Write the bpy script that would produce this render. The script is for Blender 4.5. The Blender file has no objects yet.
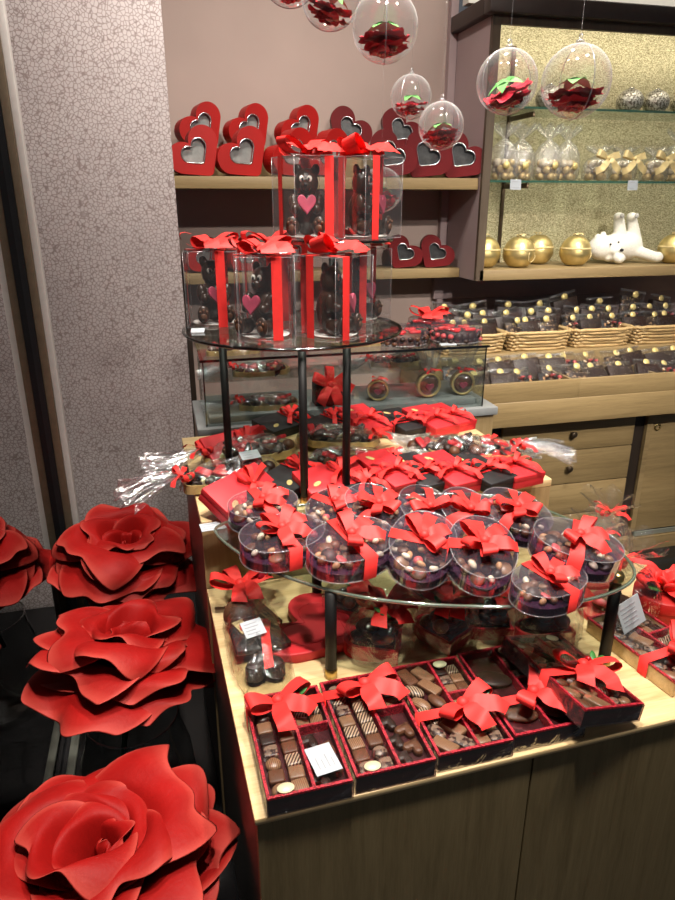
import bpy, bmesh, math, random
from mathutils import Vector, Matrix
PI = math.pi
R = math.radians
random.seed(7)
S = bpy.context.scene
COL = S.collection

# ------------------------------------------------------------------ camera
CAM_H, FPX = 1.6, 680.0
PITCH = math.atan(250 / FPX)
YAW = R(14.24)
cd = bpy.data.cameras.new('camera')
cam = bpy.data.objects.new('camera', cd)
COL.objects.link(cam)
cam.location = (0, 0, CAM_H)
cam.rotation_euler = (PI / 2 - PITCH, 0, -YAW)
cd.sensor_fit = 'VERTICAL'
cd.sensor_height = 36.0
cd.lens = FPX / 900 * 36.0
cd.clip_start = 0.02
S.camera = cam
_fw = Vector((math.sin(YAW) * math.cos(PITCH), math.cos(YAW) * math.cos(PITCH), -math.sin(PITCH)))
_rt = Vector((math.cos(YAW), -math.sin(YAW), 0))
_up = Vector((math.sin(YAW) * math.sin(PITCH), math.cos(YAW) * math.sin(PITCH), math.cos(PITCH)))


def ray(px, py):
    return _fw + _rt * ((px - 337.5) / FPX) + _up * (-(py - 450) / FPX)


def atz(px, py, z):
    r = ray(px, py)
    t = (z - CAM_H) / r.z
    return Vector((r.x * t, r.y * t, z))


def aty(px, py, y):
    r = ray(px, py)
    t = y / r.y
    return Vector((r.x * t, y, CAM_H + r.z * t))


# ------------------------------------------------------------------ materials
M = {}


def _mat(name):
    m = bpy.data.materials.new(name)
    m.use_nodes = True
    nt = m.node_tree
    return m, nt, nt.nodes['Principled BSDF'], nt.nodes['Material Output']


def _coord(nt, scale=(1, 1, 1), kind='Object'):
    tc = nt.nodes.new('ShaderNodeTexCoord')
    mp = nt.nodes.new('ShaderNodeMapping')
    mp.inputs['Scale'].default_value = scale
    nt.links.new(tc.outputs[kind], mp.inputs['Vector'])
    return mp.outputs['Vector']


def _noise(nt, vec, scale, detail=3, rough=.5, dist=0):
    n = nt.nodes.new('ShaderNodeTexNoise')
    n.inputs['Scale'].default_value = scale
    n.inputs['Detail'].default_value = detail
    n.inputs['Roughness'].default_value = rough
    n.inputs['Distortion'].default_value = dist
    nt.links.new(vec, n.inputs['Vector'])
    return n.outputs['Fac']


def _ramp(nt, fac, stops):
    r = nt.nodes.new('ShaderNodeValToRGB')
    e = r.color_ramp.elements
    while len(e) < len(stops):
        e.new(.5)
    for k, (p, c) in enumerate(stops):
        e[k].position = p
        e[k].color = (*c, 1)
    nt.links.new(fac, r.inputs['Fac'])
    return r.outputs['Color']


def _bump(nt, fac, strength, dist, bsdfs):
    b = nt.nodes.new('ShaderNodeBump')
    b.inputs['Strength'].default_value = strength
    b.inputs['Distance'].default_value = dist
    nt.links.new(fac, b.inputs['Height'])
    for s in bsdfs:
        nt.links.new(b.outputs['Normal'], s.inputs['Normal'])


def flat(name, c, rough=.5, metal=0, var=.15, scale=40, bump=0, coat=0, spec=.5, stretch=(1, 1, 1), sheen=0):
    """a plain coloured surface with a slight procedural mottling"""
    m, nt, b, o = _mat(name)
    v = _coord(nt, stretch)
    f = _noise(nt, v, scale)
    lo = tuple(x * (1 - var) for x in c)
    hi = tuple(min(1, x * (1 + var)) for x in c)
    nt.links.new(_ramp(nt, f, [(.3, lo), (.7, hi)]), b.inputs['Base Color'])
    b.inputs['Roughness'].default_value = rough
    b.inputs['Metallic'].default_value = metal
    b.inputs['Coat Weight'].default_value = coat
    b.inputs['Coat Roughness'].default_value = .08
    b.inputs['Specular IOR Level'].default_value = spec
    if sheen:
        b.inputs['Sheen Weight'].default_value = sheen
    if bump:
        _bump(nt, f, bump, .002, [b])
    M[name] = m
    return m


def wood(name, dark, light, axis='x', rough=.42, sc=1.0):
    m, nt, b, o = _mat(name)
    st = {'x': (.9, 14, 14), 'y': (14, .9, 14), 'z': (14, 14, .9)}[axis]
    v = _coord(nt, tuple(s * sc for s in st))
    f1 = _noise(nt, v, 3.2, 6, .62, .5)
    v2 = _coord(nt, tuple(s * sc * 4 for s in st))
    f2 = _noise(nt, v2, 6, 2, .6)
    mx = nt.nodes.new('ShaderNodeMath')
    mx.operation = 'MULTIPLY_ADD'
    mx.inputs[1].default_value = .35
    nt.links.new(f2, mx.inputs[0])
    nt.links.new(f1, mx.inputs[2])
    nt.links.new(_ramp(nt, mx.outputs[0], [(.45, dark), (.63, tuple((a + c) / 2 for a, c in zip(dark, light))), (.85, light)]), b.inputs['Base Color'])
    b.inputs['Roughness'].default_value = rough
    _bump(nt, f2, .12, .001, [b])
    M[name] = m


def clear(name, tint=(1, 1, 1), base=.05, edge=.5, power=2.5, rough=.03, haze=.0, wr=0, wscale=30, wst=(1, 1, 1), hazecol=(.9, .9, .92), rimhaze=0):
    """thin clear plastic, glass or cellophane: see-through face on, glossier at the rim"""
    m, nt, b, o = _mat(name)
    nt.nodes.remove(b)
    tr = nt.nodes.new('ShaderNodeBsdfTransparent')
    tr.inputs['Color'].default_value = (*tint, 1)
    gl = nt.nodes.new('ShaderNodeBsdfGlossy')
    gl.inputs['Roughness'].default_value = rough
    gl.inputs['Color'].default_value = (1, 1, 1, 1)
    lw = nt.nodes.new('ShaderNodeLayerWeight')
    lw.inputs['Blend'].default_value = .5
    pw = nt.nodes.new('ShaderNodeMath')
    pw.operation = 'POWER'
    pw.inputs[1].default_value = power
    nt.links.new(lw.outputs['Facing'], pw.inputs[0])
    ma = nt.nodes.new('ShaderNodeMath')
    ma.operation = 'MULTIPLY_ADD'
    ma.inputs[1].default_value = edge
    ma.inputs[2].default_value = base
    ma.use_clamp = True
    nt.links.new(pw.outputs[0], ma.inputs[0])
    mix = nt.nodes.new('ShaderNodeMixShader')
    nt.links.new(ma.outputs[0], mix.inputs[0])
    nt.links.new(tr.outputs[0], mix.inputs[1])
    nt.links.new(gl.outputs[0], mix.inputs[2])
    last = mix
    if wr:
        v = _coord(nt, wst)
        f = _noise(nt, v, wscale, 3, .55, 1.2)
        _bump(nt, f, 1.0, wr, [gl, lw])
    if haze or rimhaze:
        df = nt.nodes.new('ShaderNodeBsdfDiffuse')
        df.inputs['Color'].default_value = (*hazecol, 1)
        mh = nt.nodes.new('ShaderNodeMixShader')
        mh.inputs[0].default_value = haze
        if rimhaze:
            mz = nt.nodes.new('ShaderNodeMath')
            mz.operation = 'MULTIPLY_ADD'
            mz.inputs[1].default_value = rimhaze
            mz.inputs[2].default_value = haze
            mz.use_clamp = True
            nt.links.new(pw.outputs[0], mz.inputs[0])
            nt.links.new(mz.outputs[0], mh.inputs[0])
        nt.links.new(mix.outputs[0], mh.inputs[1])
        nt.links.new(df.outputs[0], mh.inputs[2])
        last = mh
    nt.links.new(last.outputs[0], o.inputs['Surface'])
    M[name] = m


def crackle(name):
    m, nt, b, o = _mat(name)
    v = _coord(nt)
    vo = nt.nodes.new('ShaderNodeTexVoronoi')
    vo.feature = 'DISTANCE_TO_EDGE'
    vo.inputs['Scale'].default_value = 78
    nt.links.new(v, vo.inputs['Vector'])
    f = _noise(nt, v, 5)
    base = _ramp(nt, f, [(.3, (.49, .43, .425)), (.7, (.55, .485, .475))])
    line = _ramp(nt, vo.outputs['Distance'], [(.03, (0, 0, 0)), (.12, (1, 1, 1))])
    mx = nt.nodes.new('ShaderNodeMix')
    mx.data_type = 'RGBA'
    mx.inputs[6].default_value = (.27, .21, .20, 1)
    nt.links.new(line, mx.inputs[0])
    nt.links.new(base, mx.inputs[7])
    nt.links.new(mx.outputs[2], b.inputs['Base Color'])
    b.inputs['Roughness'].default_value = .38
    M[name] = m


def spotty(name, a, c, scale, rough=.3, metal=.0, st=(1, 1, 1), lo=.35, hi=.65, bump=.2):
    """glitter, woven gold and patterned chocolate: two colours in fine cells"""
    m, nt, b, o = _mat(name)
    v = _coord(nt, st)
    vo = nt.nodes.new('ShaderNodeTexVoronoi')
    vo.inputs['Scale'].default_value = scale
    nt.links.new(v, vo.inputs['Vector'])
    sx = nt.nodes.new('ShaderNodeSeparateColor')
    nt.links.new(vo.outputs['Color'], sx.inputs[0])
    nt.links.new(_ramp(nt, sx.outputs[0], [(lo, a), (hi, c)]), b.inputs['Base Color'])
    b.inputs['Roughness'].default_value = rough
    b.inputs['Metallic'].default_value = metal
    if bump:
        _bump(nt, vo.outputs['Distance'], bump, .002, [b])
    M[name] = m


def stripes(name, a, c, scale, rot=.6, rough=.35):
    m, nt, b, o = _mat(name)
    tc = nt.nodes.new('ShaderNodeTexCoord')
    mp = nt.nodes.new('ShaderNodeMapping')
    mp.inputs['Rotation'].default_value = (0, 0, rot)
    nt.links.new(tc.outputs['Object'], mp.inputs['Vector'])
    w = nt.nodes.new('ShaderNodeTexWave')
    w.inputs['Scale'].default_value = scale
    w.inputs['Distortion'].default_value = .6
    nt.links.new(mp.outputs['Vector'], w.inputs['Vector'])
    nt.links.new(_ramp(nt, w.outputs['Fac'], [(.45, a), (.62, c)]), b.inputs['Base Color'])
    b.inputs['Roughness'].default_value = rough
    M[name] = m


def petal_mat(name, c, edge, rough=.45):
    m, nt, b, o = _mat(name)
    v = _coord(nt)
    f = _noise(nt, v, 14, 4)
    col = _ramp(nt, f, [(.3, tuple(x * .78 for x in c)), (.7, c)])
    at = nt.nodes.new('ShaderNodeAttribute')
    at.attribute_name = 'rim'
    mx = nt.nodes.new('ShaderNodeMix')
    mx.data_type = 'RGBA'
    nt.links.new(at.outputs['Fac'], mx.inputs[0])
    nt.links.new(col, mx.inputs[6])
    mx.inputs[7].default_value = (*edge, 1)
    nt.links.new(mx.outputs[2], b.inputs['Base Color'])
    b.inputs['Roughness'].default_value = rough
    b.inputs['Specular IOR Level'].default_value = .14
    v2 = _coord(nt, (30, 30, 5))
    _bump(nt, _noise(nt, v2, 3, 4), .25, .004, [b])
    M[name] = m


def emit(name, c, s):
    m, nt, b, o = _mat(name)
    b.inputs['Base Color'].default_value = (*c, 1)
    b.inputs['Emission Color'].default_value = (*c, 1)
    b.inputs['Emission Strength'].default_value = s
    M[name] = m


RIB = (.78, .034, .030)
flat('ribbon', RIB, .55, var=.06, scale=60, spec=.3)
flat('ribbon_thin', (.66, .018, .02), .4, var=.08)
flat('red_card', (.60, .022, .030), .5, var=.05, scale=20)
flat('black_card', (.012, .011, .012), .55, var=.2)
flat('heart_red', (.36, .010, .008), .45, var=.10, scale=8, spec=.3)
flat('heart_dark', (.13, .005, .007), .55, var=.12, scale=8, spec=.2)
flat('silver', (.75, .76, .76), .22, 1, var=.05)
flat('dark_foil', (.10, .10, .10), .3, .6, var=.3)
flat('lining', (.42, .43, .41), .3, .3, var=.2, scale=30)
flat('choc_bear', (.038, .019, .012), .30, var=.15, scale=40)
spotty('red_glitter', (.20, .005, .012), (.52, .025, .045), 420, .35, bump=.3)
flat('tray_dark', (.045, .008, .010), .35, var=.2)
flat('choc_dark', (.022, .0095, .006), .46, var=.25, scale=90, spec=.35)
flat('choc_milk', (.105, .042, .020), .45, var=.2, scale=70, spec=.35)
flat('choc_pale', (.20, .105, .055), .4, var=.2, scale=70)
flat('choc_white', (.72, .62, .46), .4, var=.1)
flat('choc_pink', (.50, .07, .075), .45, var=.3, scale=150)
flat('nut_tan', (.42, .22, .10), .5, var=.3, scale=90)
stripes('choc_striped', (.032, .013, .008), (.42, .30, .20), 95)
stripes('choc_lined', (.13, .055, .028), (.30, .17, .09), 150, 0)
spotty('choc_mottled', (.03, .013, .01), (.20, .13, .09), 260, .4, bump=0)
spotty('bark', (.022, .010, .007), (.34, .22, .12), 150, .4, lo=.72, hi=.86, bump=.3)
flat('gold_seal', (.78, .62, .25), .35, .3, var=.08)
flat('cream_seal', (.72, .66, .42), .4, .1, var=.08)
flat('white_card', (.40, .43, .46), .5, var=.03)
flat('ink', (.30, .31, .34), .6, var=.05)
flat('leaf', (.035, .16, .03), .4, var=.3)
flat('leaf_light', (.14, .42, .10), .5, var=.2)
flat('leaf_dark', (.012, .045, .014), .5, var=.3)
flat('cherry', (.42, .006, .012), .15, var=.1, coat=.5)
flat('black_metal', (.007, .0065, .0065), .5, var=.2, spec=.25)
flat('brass', (.50, .37, .14), .3, 1, var=.1)
flat('bronze_knob', (.10, .07, .045), .35, .8, var=.2)
flat('gold_board', (.60, .44, .19), .4, .35, var=.1)
flat('gold_ball', (.66, .52, .22), .40, .85, var=.2, scale=18)
flat('gold_ribbon', (.72, .57, .27), .45, .15, var=.15)
spotty('gold_weave', (.27, .23, .11), (.80, .74, .48), 300, .35, .35, (.8, 1, 2.6), bump=.25)
spotty('disco', (.22, .20, .15), (.80, .78, .70), 190, .42, .7, bump=.5)
flat('fur', (.80, .78, .70), .9, var=.1, scale=160, bump=.8)
flat('fur_grey', (.45, .44, .42), .9, var=.1, scale=160)
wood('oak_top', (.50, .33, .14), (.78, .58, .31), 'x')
wood('oak_shaded', (.16, .115, .050), (.25, .185, .088), 'z', .5)  # the top's oak toned down, shade of the upright faces in its colour
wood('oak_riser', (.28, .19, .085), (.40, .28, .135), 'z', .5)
wood('oak_counter', (.215, .145, .062), (.33, .23, .105), 'x', .45)
wood('oak_shelf', (.22, .15, .066), (.32, .225, .105), 'x', .5)
wood('brown_frame', (.060, .040, .025), (.10, .07, .045), 'z', .5)
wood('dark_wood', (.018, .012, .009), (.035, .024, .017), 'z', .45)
flat('cornice', (.035, .022, .018), .45, var=.1)
flat('wall_mauve', (.40, .30, .262), .75, var=.04, scale=4)
flat('wall_panel_mauve', (.40, .30, .30), .6, var=.05, scale=4)
flat('wall_white', (.80, .77, .70), .7, var=.03)
flat('ceiling_paint', (.62, .58, .54), .8, var=.03)
flat('floor_black', (.012, .012, .013), .16, var=.4, scale=3)
flat('floor_grey', (.045, .047, .045), .3, var=.15, scale=2)
flat('alu', (.50, .52, .44), .35, .7, var=.05)
flat('frame_bronze', (.20, .15, .10), .4, .4, var=.1)
flat('frame_white', (.62, .58, .55), .4, var=.05)
flat('black_rubber', (.008, .008, .009), .4, var=.2)
flat('stone_grey', (.27, .28, .28), .35, var=.06)
wood('wicker', (.30, .19, .075), (.62, .43, .20), 'x', .5, 5)
flat('doily', (.74, .72, .68), .6, var=.05)
flat('eye_white', (.80, .78, .70), .35, var=.05)
flat('heart_pink', (.42, .05, .10), .4, var=.15)
flat('plum_tray', (.035, .012, .028), .25, var=.3, coat=.3)
petal_mat('rose_petal', (.33, .007, .006), (.48, .06, .045), .55)
petal_mat('velvet_petal', (.48, .014, .032), (.58, .04, .06), .6)
clear('clear_case', (.965, .97, .975), .05, .4, 2.4, .05, .015)
clear('clear_edge', (.86, .86, .88), .16, .3, 1, .15, .13)
clear('oval_lid', (.96, .95, .97), .06, .55, 2.0, .07, .025, hazecol=(.75, .68, .85))
clear('oval_wall', (.74, .69, .78), .10, .5, 1.8, .08, .05, hazecol=(.55, .48, .65))
clear('ball_shell', (.975, .975, .98), .05, .6, 3.0, .06, .03, rimhaze=.26)  # whitened rim painted in for the reflections a dim room lacks
clear('cello', (.95, .95, .95), .08, .55, 1.8, .10, .006, .018, 22, (1, 1, 1))
clear('cello_tail', (.94, .94, .95), .10, .55, 1.6, .14, .02, .010, 40, (.3, 3, 1))
clear('cello_white', (.95, .95, .94), .10, .5, 1.6, .14, .07, .012, 30, (1, 1, .4))
clear('thread', (.8, .8, .8), .05, .2, 2, .2, .05)
flat('foil', (.60, .60, .62), .18, 1, var=.1)
clear('cello_bag', (.95, .95, .95), .022, .75, 2.6, .09, .002, .035, 26, (1, 1, .4))
clear('film', (.955, .95, .95), .05, .4, 2, .06, 0, .004, 12, (1, .5, 1))
clear('sleeve', (.5, .42, .42), .16, .4, 2, .14, .02, .008, 22)
clear('plate_glass', (.80, .86, .83), .06, .55, 3, .02)
clear('plate_rim', (.42, .50, .43), .25, .4, 1.5, .08, .22, hazecol=(.35, .42, .33))
clear('case_glass', (.86, .89, .88), .05, .5, 3, .02)
clear('case_edge', (.06, .10, .09), .12, .3, 1.5, .1)
clear('shelf_edge', (.10, .30, .22), .15, .3, 1.5, .1, .2, hazecol=(.12, .4, .28))
clear('vase_glass', (.78, .80, .80), .06, .6, 2.6, .02)
clear('mirror_glass', (.06, .06, .06), .36, .5, 3, .008)


# ------------------------------------------------------------------ mesh collecting
class MB:
    def __init__(s):
        s.v, s.f, s.m, s.s, s.a = [], [], [], [], {}

    def add(s, vs, fs, mat=0, smooth=True, X=None):
        o = len(s.v)
        s.v += [tuple(X @ Vector(p)) if X else tuple(p) for p in vs]
        for f in fs:
            s.f.append(tuple(o + i for i in f))
            s.m.append(mat)
            s.s.append(smooth)
        return o

    def bm(s, b, mat=0, smooth=False, X=None):
        b.verts.index_update()
        s.add([v.co for v in b.verts], [[v.index for v in f.verts] for f in b.faces], mat, smooth, X)
        b.free()

    def box(s, x0, x1, y0, y1, z0, z1, bev=0, mat=0, X=None, seg=2):
        b = bmesh.new()
        bmesh.ops.create_cube(b, size=1)
        for v in b.verts:
            v.co = Vector(((x0 + x1) / 2 + v.co.x * (x1 - x0), (y0 + y1) / 2 + v.co.y * (y1 - y0), (z0 + z1) / 2 + v.co.z * (z1 - z0)))
        if bev:
            bmesh.ops.bevel(b, geom=list(b.edges), offset=bev, segments=seg, profile=.5, affect='EDGES')
        s.bm(b, mat, bool(bev), X)
        return s

    def ell(s, c, r, X=None, seg=14, rings=8, mat=0):
        if not hasattr(r, '__len__'):
            r = (r, r, r)
        vs, fs = [], []
        for i in range(1, rings):
            t = PI * i / rings
            for j in range(seg):
                p = 2 * PI * j / seg
                vs.append((c[0] + r[0] * math.sin(t) * math.cos(p), c[1] + r[1] * math.sin(t) * math.sin(p), c[2] + r[2] * math.cos(t)))
        a, b = len(vs), len(vs) + 1
        vs += [(c[0], c[1], c[2] + r[2]), (c[0], c[1], c[2] - r[2])]
        for i in range(rings - 2):
            for j in range(seg):
                k = (j + 1) % seg
                fs.append((i * seg + j, (i + 1) * seg + j, (i + 1) * seg + k, i * seg + k))
        for j in range(seg):
            k = (j + 1) % seg
            fs.append((a, j, k))
            fs.append((b, (rings - 2) * seg + k, (rings - 2) * seg + j))
        s.add(vs, fs, mat, True, X)
        return s

    def tube(s, pts, r, n=8, cap=True, closed=False, mat=0, X=None):
        pts = [Vector(p) for p in pts]
        N = len(pts)
        rad = r if hasattr(r, '__len__') else [r] * N
        T = []
        for i in range(N):
            if closed:
                d = pts[(i + 1) % N] - pts[i - 1]
            else:
                d = pts[min(i + 1, N - 1)] - pts[max(i - 1, 0)]
            T.append(d.normalized())
        u = T[0].orthogonal().normalized()
        vs, fs = [], []
        for i in range(N):
            u = (u - T[i] * u.dot(T[i])).normalized()
            w = T[i].cross(u)
            for k in range(n):
                a = 2 * PI * k / n
                vs.append(pts[i] + (u * math.cos(a) + w * math.sin(a)) * rad[i])
        for i in range(N if closed else N - 1):
            j = (i + 1) % N
            for k in range(n):
                l = (k + 1) % n
                fs.append((i * n + k, i * n + l, j * n + l, j * n + k))
        if cap and not closed:
            fs.append(tuple(range(n))[::-1])
            fs.append(tuple((N - 1) * n + k for k in range(n)))
        s.add(vs, fs, mat, True, X)
        return s

    def lathe(s, prof, n=24, X=None, mat=0, ruf=None):
        vs, fs = [], []
        for i, (r, z) in enumerate(prof):
            for k in range(n):
                a = 2 * PI * k / n
                q = r * (1 + (ruf(i, a) if ruf else 0))
                vs.append((q * math.cos(a), q * math.sin(a), z))
        for i in range(len(prof) - 1):
            for k in range(n):
                l = (k + 1) % n
                fs.append((i * n + k, i * n + l, (i + 1) * n + l, (i + 1) * n + k))
        s.add(vs, fs, mat, True, X)
        return s

    def prism(s, out, z0, z1, bev=0, mat=0, X=None, smooth=False, top=True, bottom=True):
        n = len(out)
        rings = [(0, z0), (0, z1 - bev)]
        if bev:
            rings += [(.3 * bev, z1 - .3 * bev), (bev, z1)]
        vs, fs = [], []
        for d, z in rings:
            vs += [(x, y, z) for x, y in offset(out, d)]
        for i in range(len(rings) - 1):
            for k in range(n):
                l = (k + 1) % n
                fs.append((i * n + k, i * n + l, (i + 1) * n + l, (i + 1) * n + k))
        s.add(vs, fs, mat, smooth, X)
        o = len(rings) * n
        if top:
            s.add(vs[o - n:], [tuple(range(n))], mat, False, X)
        if bottom:
            s.add(vs[:n], [tuple(range(n))[::-1]], mat, False, X)
        return s

    def ring(s, outer, inner, z0, z1, mat=0, X=None, z1i=None):
        """a flat band between two outlines of equal point count, with outer and inner walls"""
        n = len(outer)
        vs = [(x, y, z0) for x, y in outer] + [(x, y, z1) for x, y in outer] + [(x, y, z1) for x, y in inner] + [(x, y, z0) for x, y in inner]
        fs = []
        for i in range(4):
            for k in range(n):
                l = (k + 1) % n
                fs.append((i * n + k, i * n + l, ((i + 1) % 4) * n + l, ((i + 1) % 4) * n + k))
        s.add(vs, fs, mat, False, X)
        return s

    def strip(s, cs, ws, mat=0, X=None):
        vs, fs = [], []
        for c, w in zip(cs, ws):
            c, w = Vector(c), Vector(w)
            vs += [c - w, c - w * .33, c + w * .33, c + w]
        for i in range(len(cs) - 1):
            for k in range(3):
                fs.append((i * 4 + k, i * 4 + k + 1, i * 4 + 5 + k, i * 4 + 4 + k))
        s.add(vs, fs, mat, True, X)
        return s

    def mesh(s, name, mats):
        me = bpy.data.meshes.new(name)
        me.from_pydata(s.v, [], s.f)
        for m in (mats if isinstance(mats, (list, tuple)) else [mats]):
            me.materials.append(M[m])
        me.polygons.foreach_set('material_index', s.m)
        me.polygons.foreach_set('use_smooth', s.s)
        me.update()
        return me

    def build(s, name, mats, parent=None, loc=None, rot=None):
        return link(name, s.mesh(name, mats), parent, loc, rot)


def offset(out, d):
    if not d:
        return list(out)
    n = len(out)
    area = sum(out[i][0] * out[(i + 1) % n][1] - out[(i + 1) % n][0] * out[i][1] for i in range(n))
    sg = 1 if area > 0 else -1
    res = []
    for i in range(n):
        ax, ay = out[i - 1]
        bx, by = out[(i + 1) % n]
        tx, ty = bx - ax, by - ay
        L = math.hypot(tx, ty) or 1
        res.append((out[i][0] - sg * ty / L * d, out[i][1] + sg * tx / L * d))
    return res


def link(name, me, parent=None, loc=None, rot=None, scale=None):
    o = bpy.data.objects.new(name, me)
    COL.objects.link(o)
    if parent:
        o.parent = parent
    if loc is not None:
        o.location = loc
    if rot is not None:
        o.rotation_euler = rot if hasattr(rot, '__len__') else (0, 0, rot)
    if scale is not None:
        o.scale = scale if hasattr(scale, '__len__') else (scale,) * 3
    return o


def tag(o, label, cat, group=None):
    o['label'] = label
    o['category'] = cat
    if group:
        o['group'] = group
    return o


def thing(name, label, cat, loc=(0, 0, 0), rot=0, group=None):
    o = link(name, None, None, loc, rot)
    o.empty_display_size = .02
    return tag(o, label, cat, group)


def struct(o):
    o['kind'] = 'structure'
    return o


KIDS = {}


def kids(o):
    return [c for c in bpy.data.objects if c.parent == o]


def dup(root, label, loc, rot, group=None, scale=None, swap=None):
    """copy a thing with its parts and sub-parts"""
    def cp(o, par):
        c = o.copy()
        COL.objects.link(c)
        if par:
            c.parent = par
        if o not in KIDS:
            KIDS[o] = kids(o)
        for ch in KIDS[o]:
            cp(ch, c)
        return c
    r = cp(root, None)
    r['label'] = label
    if group:
        r['group'] = group
    r.location = loc
    r.rotation_euler = rot if hasattr(rot, '__len__') else (0, 0, rot)
    if scale:
        r.scale = scale if hasattr(scale, '__len__') else (scale,) * 3
    return r


class Kind:
    """first use moves the original, later uses copy it"""
    def __init__(s, root):
        s.root, s.used = root, False
        KIDS[root] = kids(root)

    def put(s, label, loc, rot=0, group=None, scale=1):
        if s.used:
            return dup(s.root, label, loc, rot, group, scale)
        s.used = True
        c = s.root
        c['label'] = label
        if group:
            c['group'] = group
        c.location = loc
        c.rotation_euler = rot if hasattr(rot, '__len__') else (0, 0, rot)
        c.scale = scale if hasattr(scale, '__len__') else (scale,) * 3
        return c


def ellipse(a, b, n=32, p=2):
    return [(a * math.copysign(abs(math.cos(2 * PI * k / n)) ** (2 / p), math.cos(2 * PI * k / n)),
             b * math.copysign(abs(math.sin(2 * PI * k / n)) ** (2 / p), math.sin(2 * PI * k / n))) for k in range(n)]


def heart(w, n=40, cx=0, cy=0):
    """heart outline about w wide, tip down, centred on its middle"""
    k = w / 32
    return [(cx + k * (12.6 * math.sin(t) ** 3 + 3.4 * math.sin(t)), cy + k * (13 * math.cos(t) - 5 * math.cos(2 * t) - 2 * math.cos(3 * t) - math.cos(4 * t) + 2.5) * .96)
            for t in [-2 * PI * i / n for i in range(n)]]



def plump_heart(w, n=64, cy=0):
    """heart with two round lobes and a blunt tip, about w wide"""
    L, T = (.235 * w, .13 * w, .265 * w), (.0, -.30 * w, .10 * w)
    caps = [(s * (L[0] + (T[0] - L[0]) * t), L[1] + (T[1] - L[1]) * t, L[2] + (T[2] - L[2]) * t) for s in (-1, 1) for t in [k / 16 for k in range(17)]]
    out = []
    for i in range(n):
        a = PI / 2 - 2 * PI * i / n
        ca, sa = math.cos(a), math.sin(a)
        best = 0
        for x, y, r in caps:
            d = x * ca + y * sa
            q = d * d - (x * x + y * y - r * r)
            if q > 0:
                best = max(best, d + math.sqrt(q))
        out.append((best * ca, best * sa + cy))
    return out


def rounded(o, it=10):
    """soften the corners of a closed outline, keeping its width"""
    n = len(o)
    w0 = max(p[0] for p in o) - min(p[0] for p in o)
    for _ in range(it):
        o = [((o[i - 1][0] + 2 * o[i][0] + o[(i + 1) % n][0]) / 4, (o[i - 1][1] + 2 * o[i][1] + o[(i + 1) % n][1]) / 4) for i in range(n)]
    k = w0 / (max(p[0] for p in o) - min(p[0] for p in o))
    return [(x * k, y * k) for x, y in o]


def spline(pts, per=6, closed=True):
    n = len(pts)
    out = []
    for i in range(n if closed else n - 1):
        p0, p1, p2, p3 = [Vector(pts[(i + k) % n] if closed else pts[max(0, min(n - 1, i + k))]) for k in (-1, 0, 1, 2)]
        for j in range(per):
            t = j / per
            out.append(tuple(.5 * (2 * p1 + (p2 - p0) * t + (2 * p0 - 5 * p1 + 4 * p2 - p3) * t * t + (3 * p1 - p0 - 3 * p2 + p3) * t ** 3)))
    if not closed:
        out.append(tuple(pts[-1]))
    return out


def remeshed(mb, name, mat, voxel):
    """one continuous skin round overlapping lumps"""
    o = mb.build(name, mat)
    md = o.modifiers.new('skin', 'REMESH')
    md.mode = 'VOXEL'
    md.voxel_size = voxel
    md.use_smooth_shade = True
    sm = o.modifiers.new('smooth', 'SMOOTH')
    sm.factor = .5
    sm.iterations = 4
    dg = bpy.context.evaluated_depsgraph_get()
    me = bpy.data.meshes.new_from_object(o.evaluated_get(dg))
    old = o.data
    bpy.data.objects.remove(o)
    bpy.data.meshes.remove(old)
    me.name = name
    for p in me.polygons:
        p.use_smooth = True
    return me


# ------------------------------------------------------------------ bows
def loop_strip(mb, az, L, hh, W, z0, lift=.35, rnd=random):
    d = Vector((math.cos(az), math.sin(az), 0))
    side = Vector((-math.sin(az), math.cos(az), 0))
    cs, ws = [], []
    n = 14
    tw = rnd.uniform(-.5, .5)
    for i in range(n + 1):
        ph = 2 * PI * i / n
        g = (1 - math.cos(ph)) / 2
        x = L * g
        z = z0 + x * lift + hh * -math.sin(ph) * math.sqrt(g) + .002
        w = side * (W / 2 * (.35 + .65 * math.sqrt(g)))
        w = Matrix.Rotation(tw * g, 3, d) @ w
        cs.append(d * x + Vector((0, 0, z)))
        ws.append(w)
    mb.strip(cs, ws)


def tail_strip(mb, az, L, W, z0, drop=0, bend=0, rnd=random):
    cs, ws = [], []
    n = 10
    a = az
    p = Vector((0, 0, z0 + .004))
    for i in range(n + 1):
        t = i / n
        d = Vector((math.cos(a), math.sin(a), 0))
        side = Vector((-math.sin(a), math.cos(a), 0))
        z = z0 + .012 * math.sin(PI * t) + .003 * math.sin(3 * PI * t) - drop * t * t + .003
        cs.append(Vector((p.x, p.y, z)))
        ww = side * (W / 2 * (.4 + .6 * min(1, t * 2.5)))
        if i == n:
            ww = ww + d * (W * .18)
        ws.append(Matrix.Rotation(.5 * math.sin(PI * t), 3, d) @ ww)
        p = p + d * (L / n)
        a += bend / n
    mb.strip(cs, ws)


def bow(seed, W=.029, L=.052, tails=.062, hh=.014, loops=(0, PI), tl=(-1.9, -.9), lift=.3, z0=.003, drop=0):
    rnd = random.Random(seed)
    mb = MB()
    for a in loops:
        loop_strip(mb, a + rnd.uniform(-.25, .25), L * rnd.uniform(.9, 1.1), hh, W, z0, lift * rnd.uniform(.7, 1.3), rnd)
    for a in tl:
        tail_strip(mb, a + rnd.uniform(-.2, .2), tails * rnd.uniform(.9, 1.15), W * .95, z0, drop, rnd.uniform(-.5, .5), rnd)
    mb.ell((0, 0, z0 + .007), (W * .36, W * .36, W * .32), seg=10, rings=6)
    return mb


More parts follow.
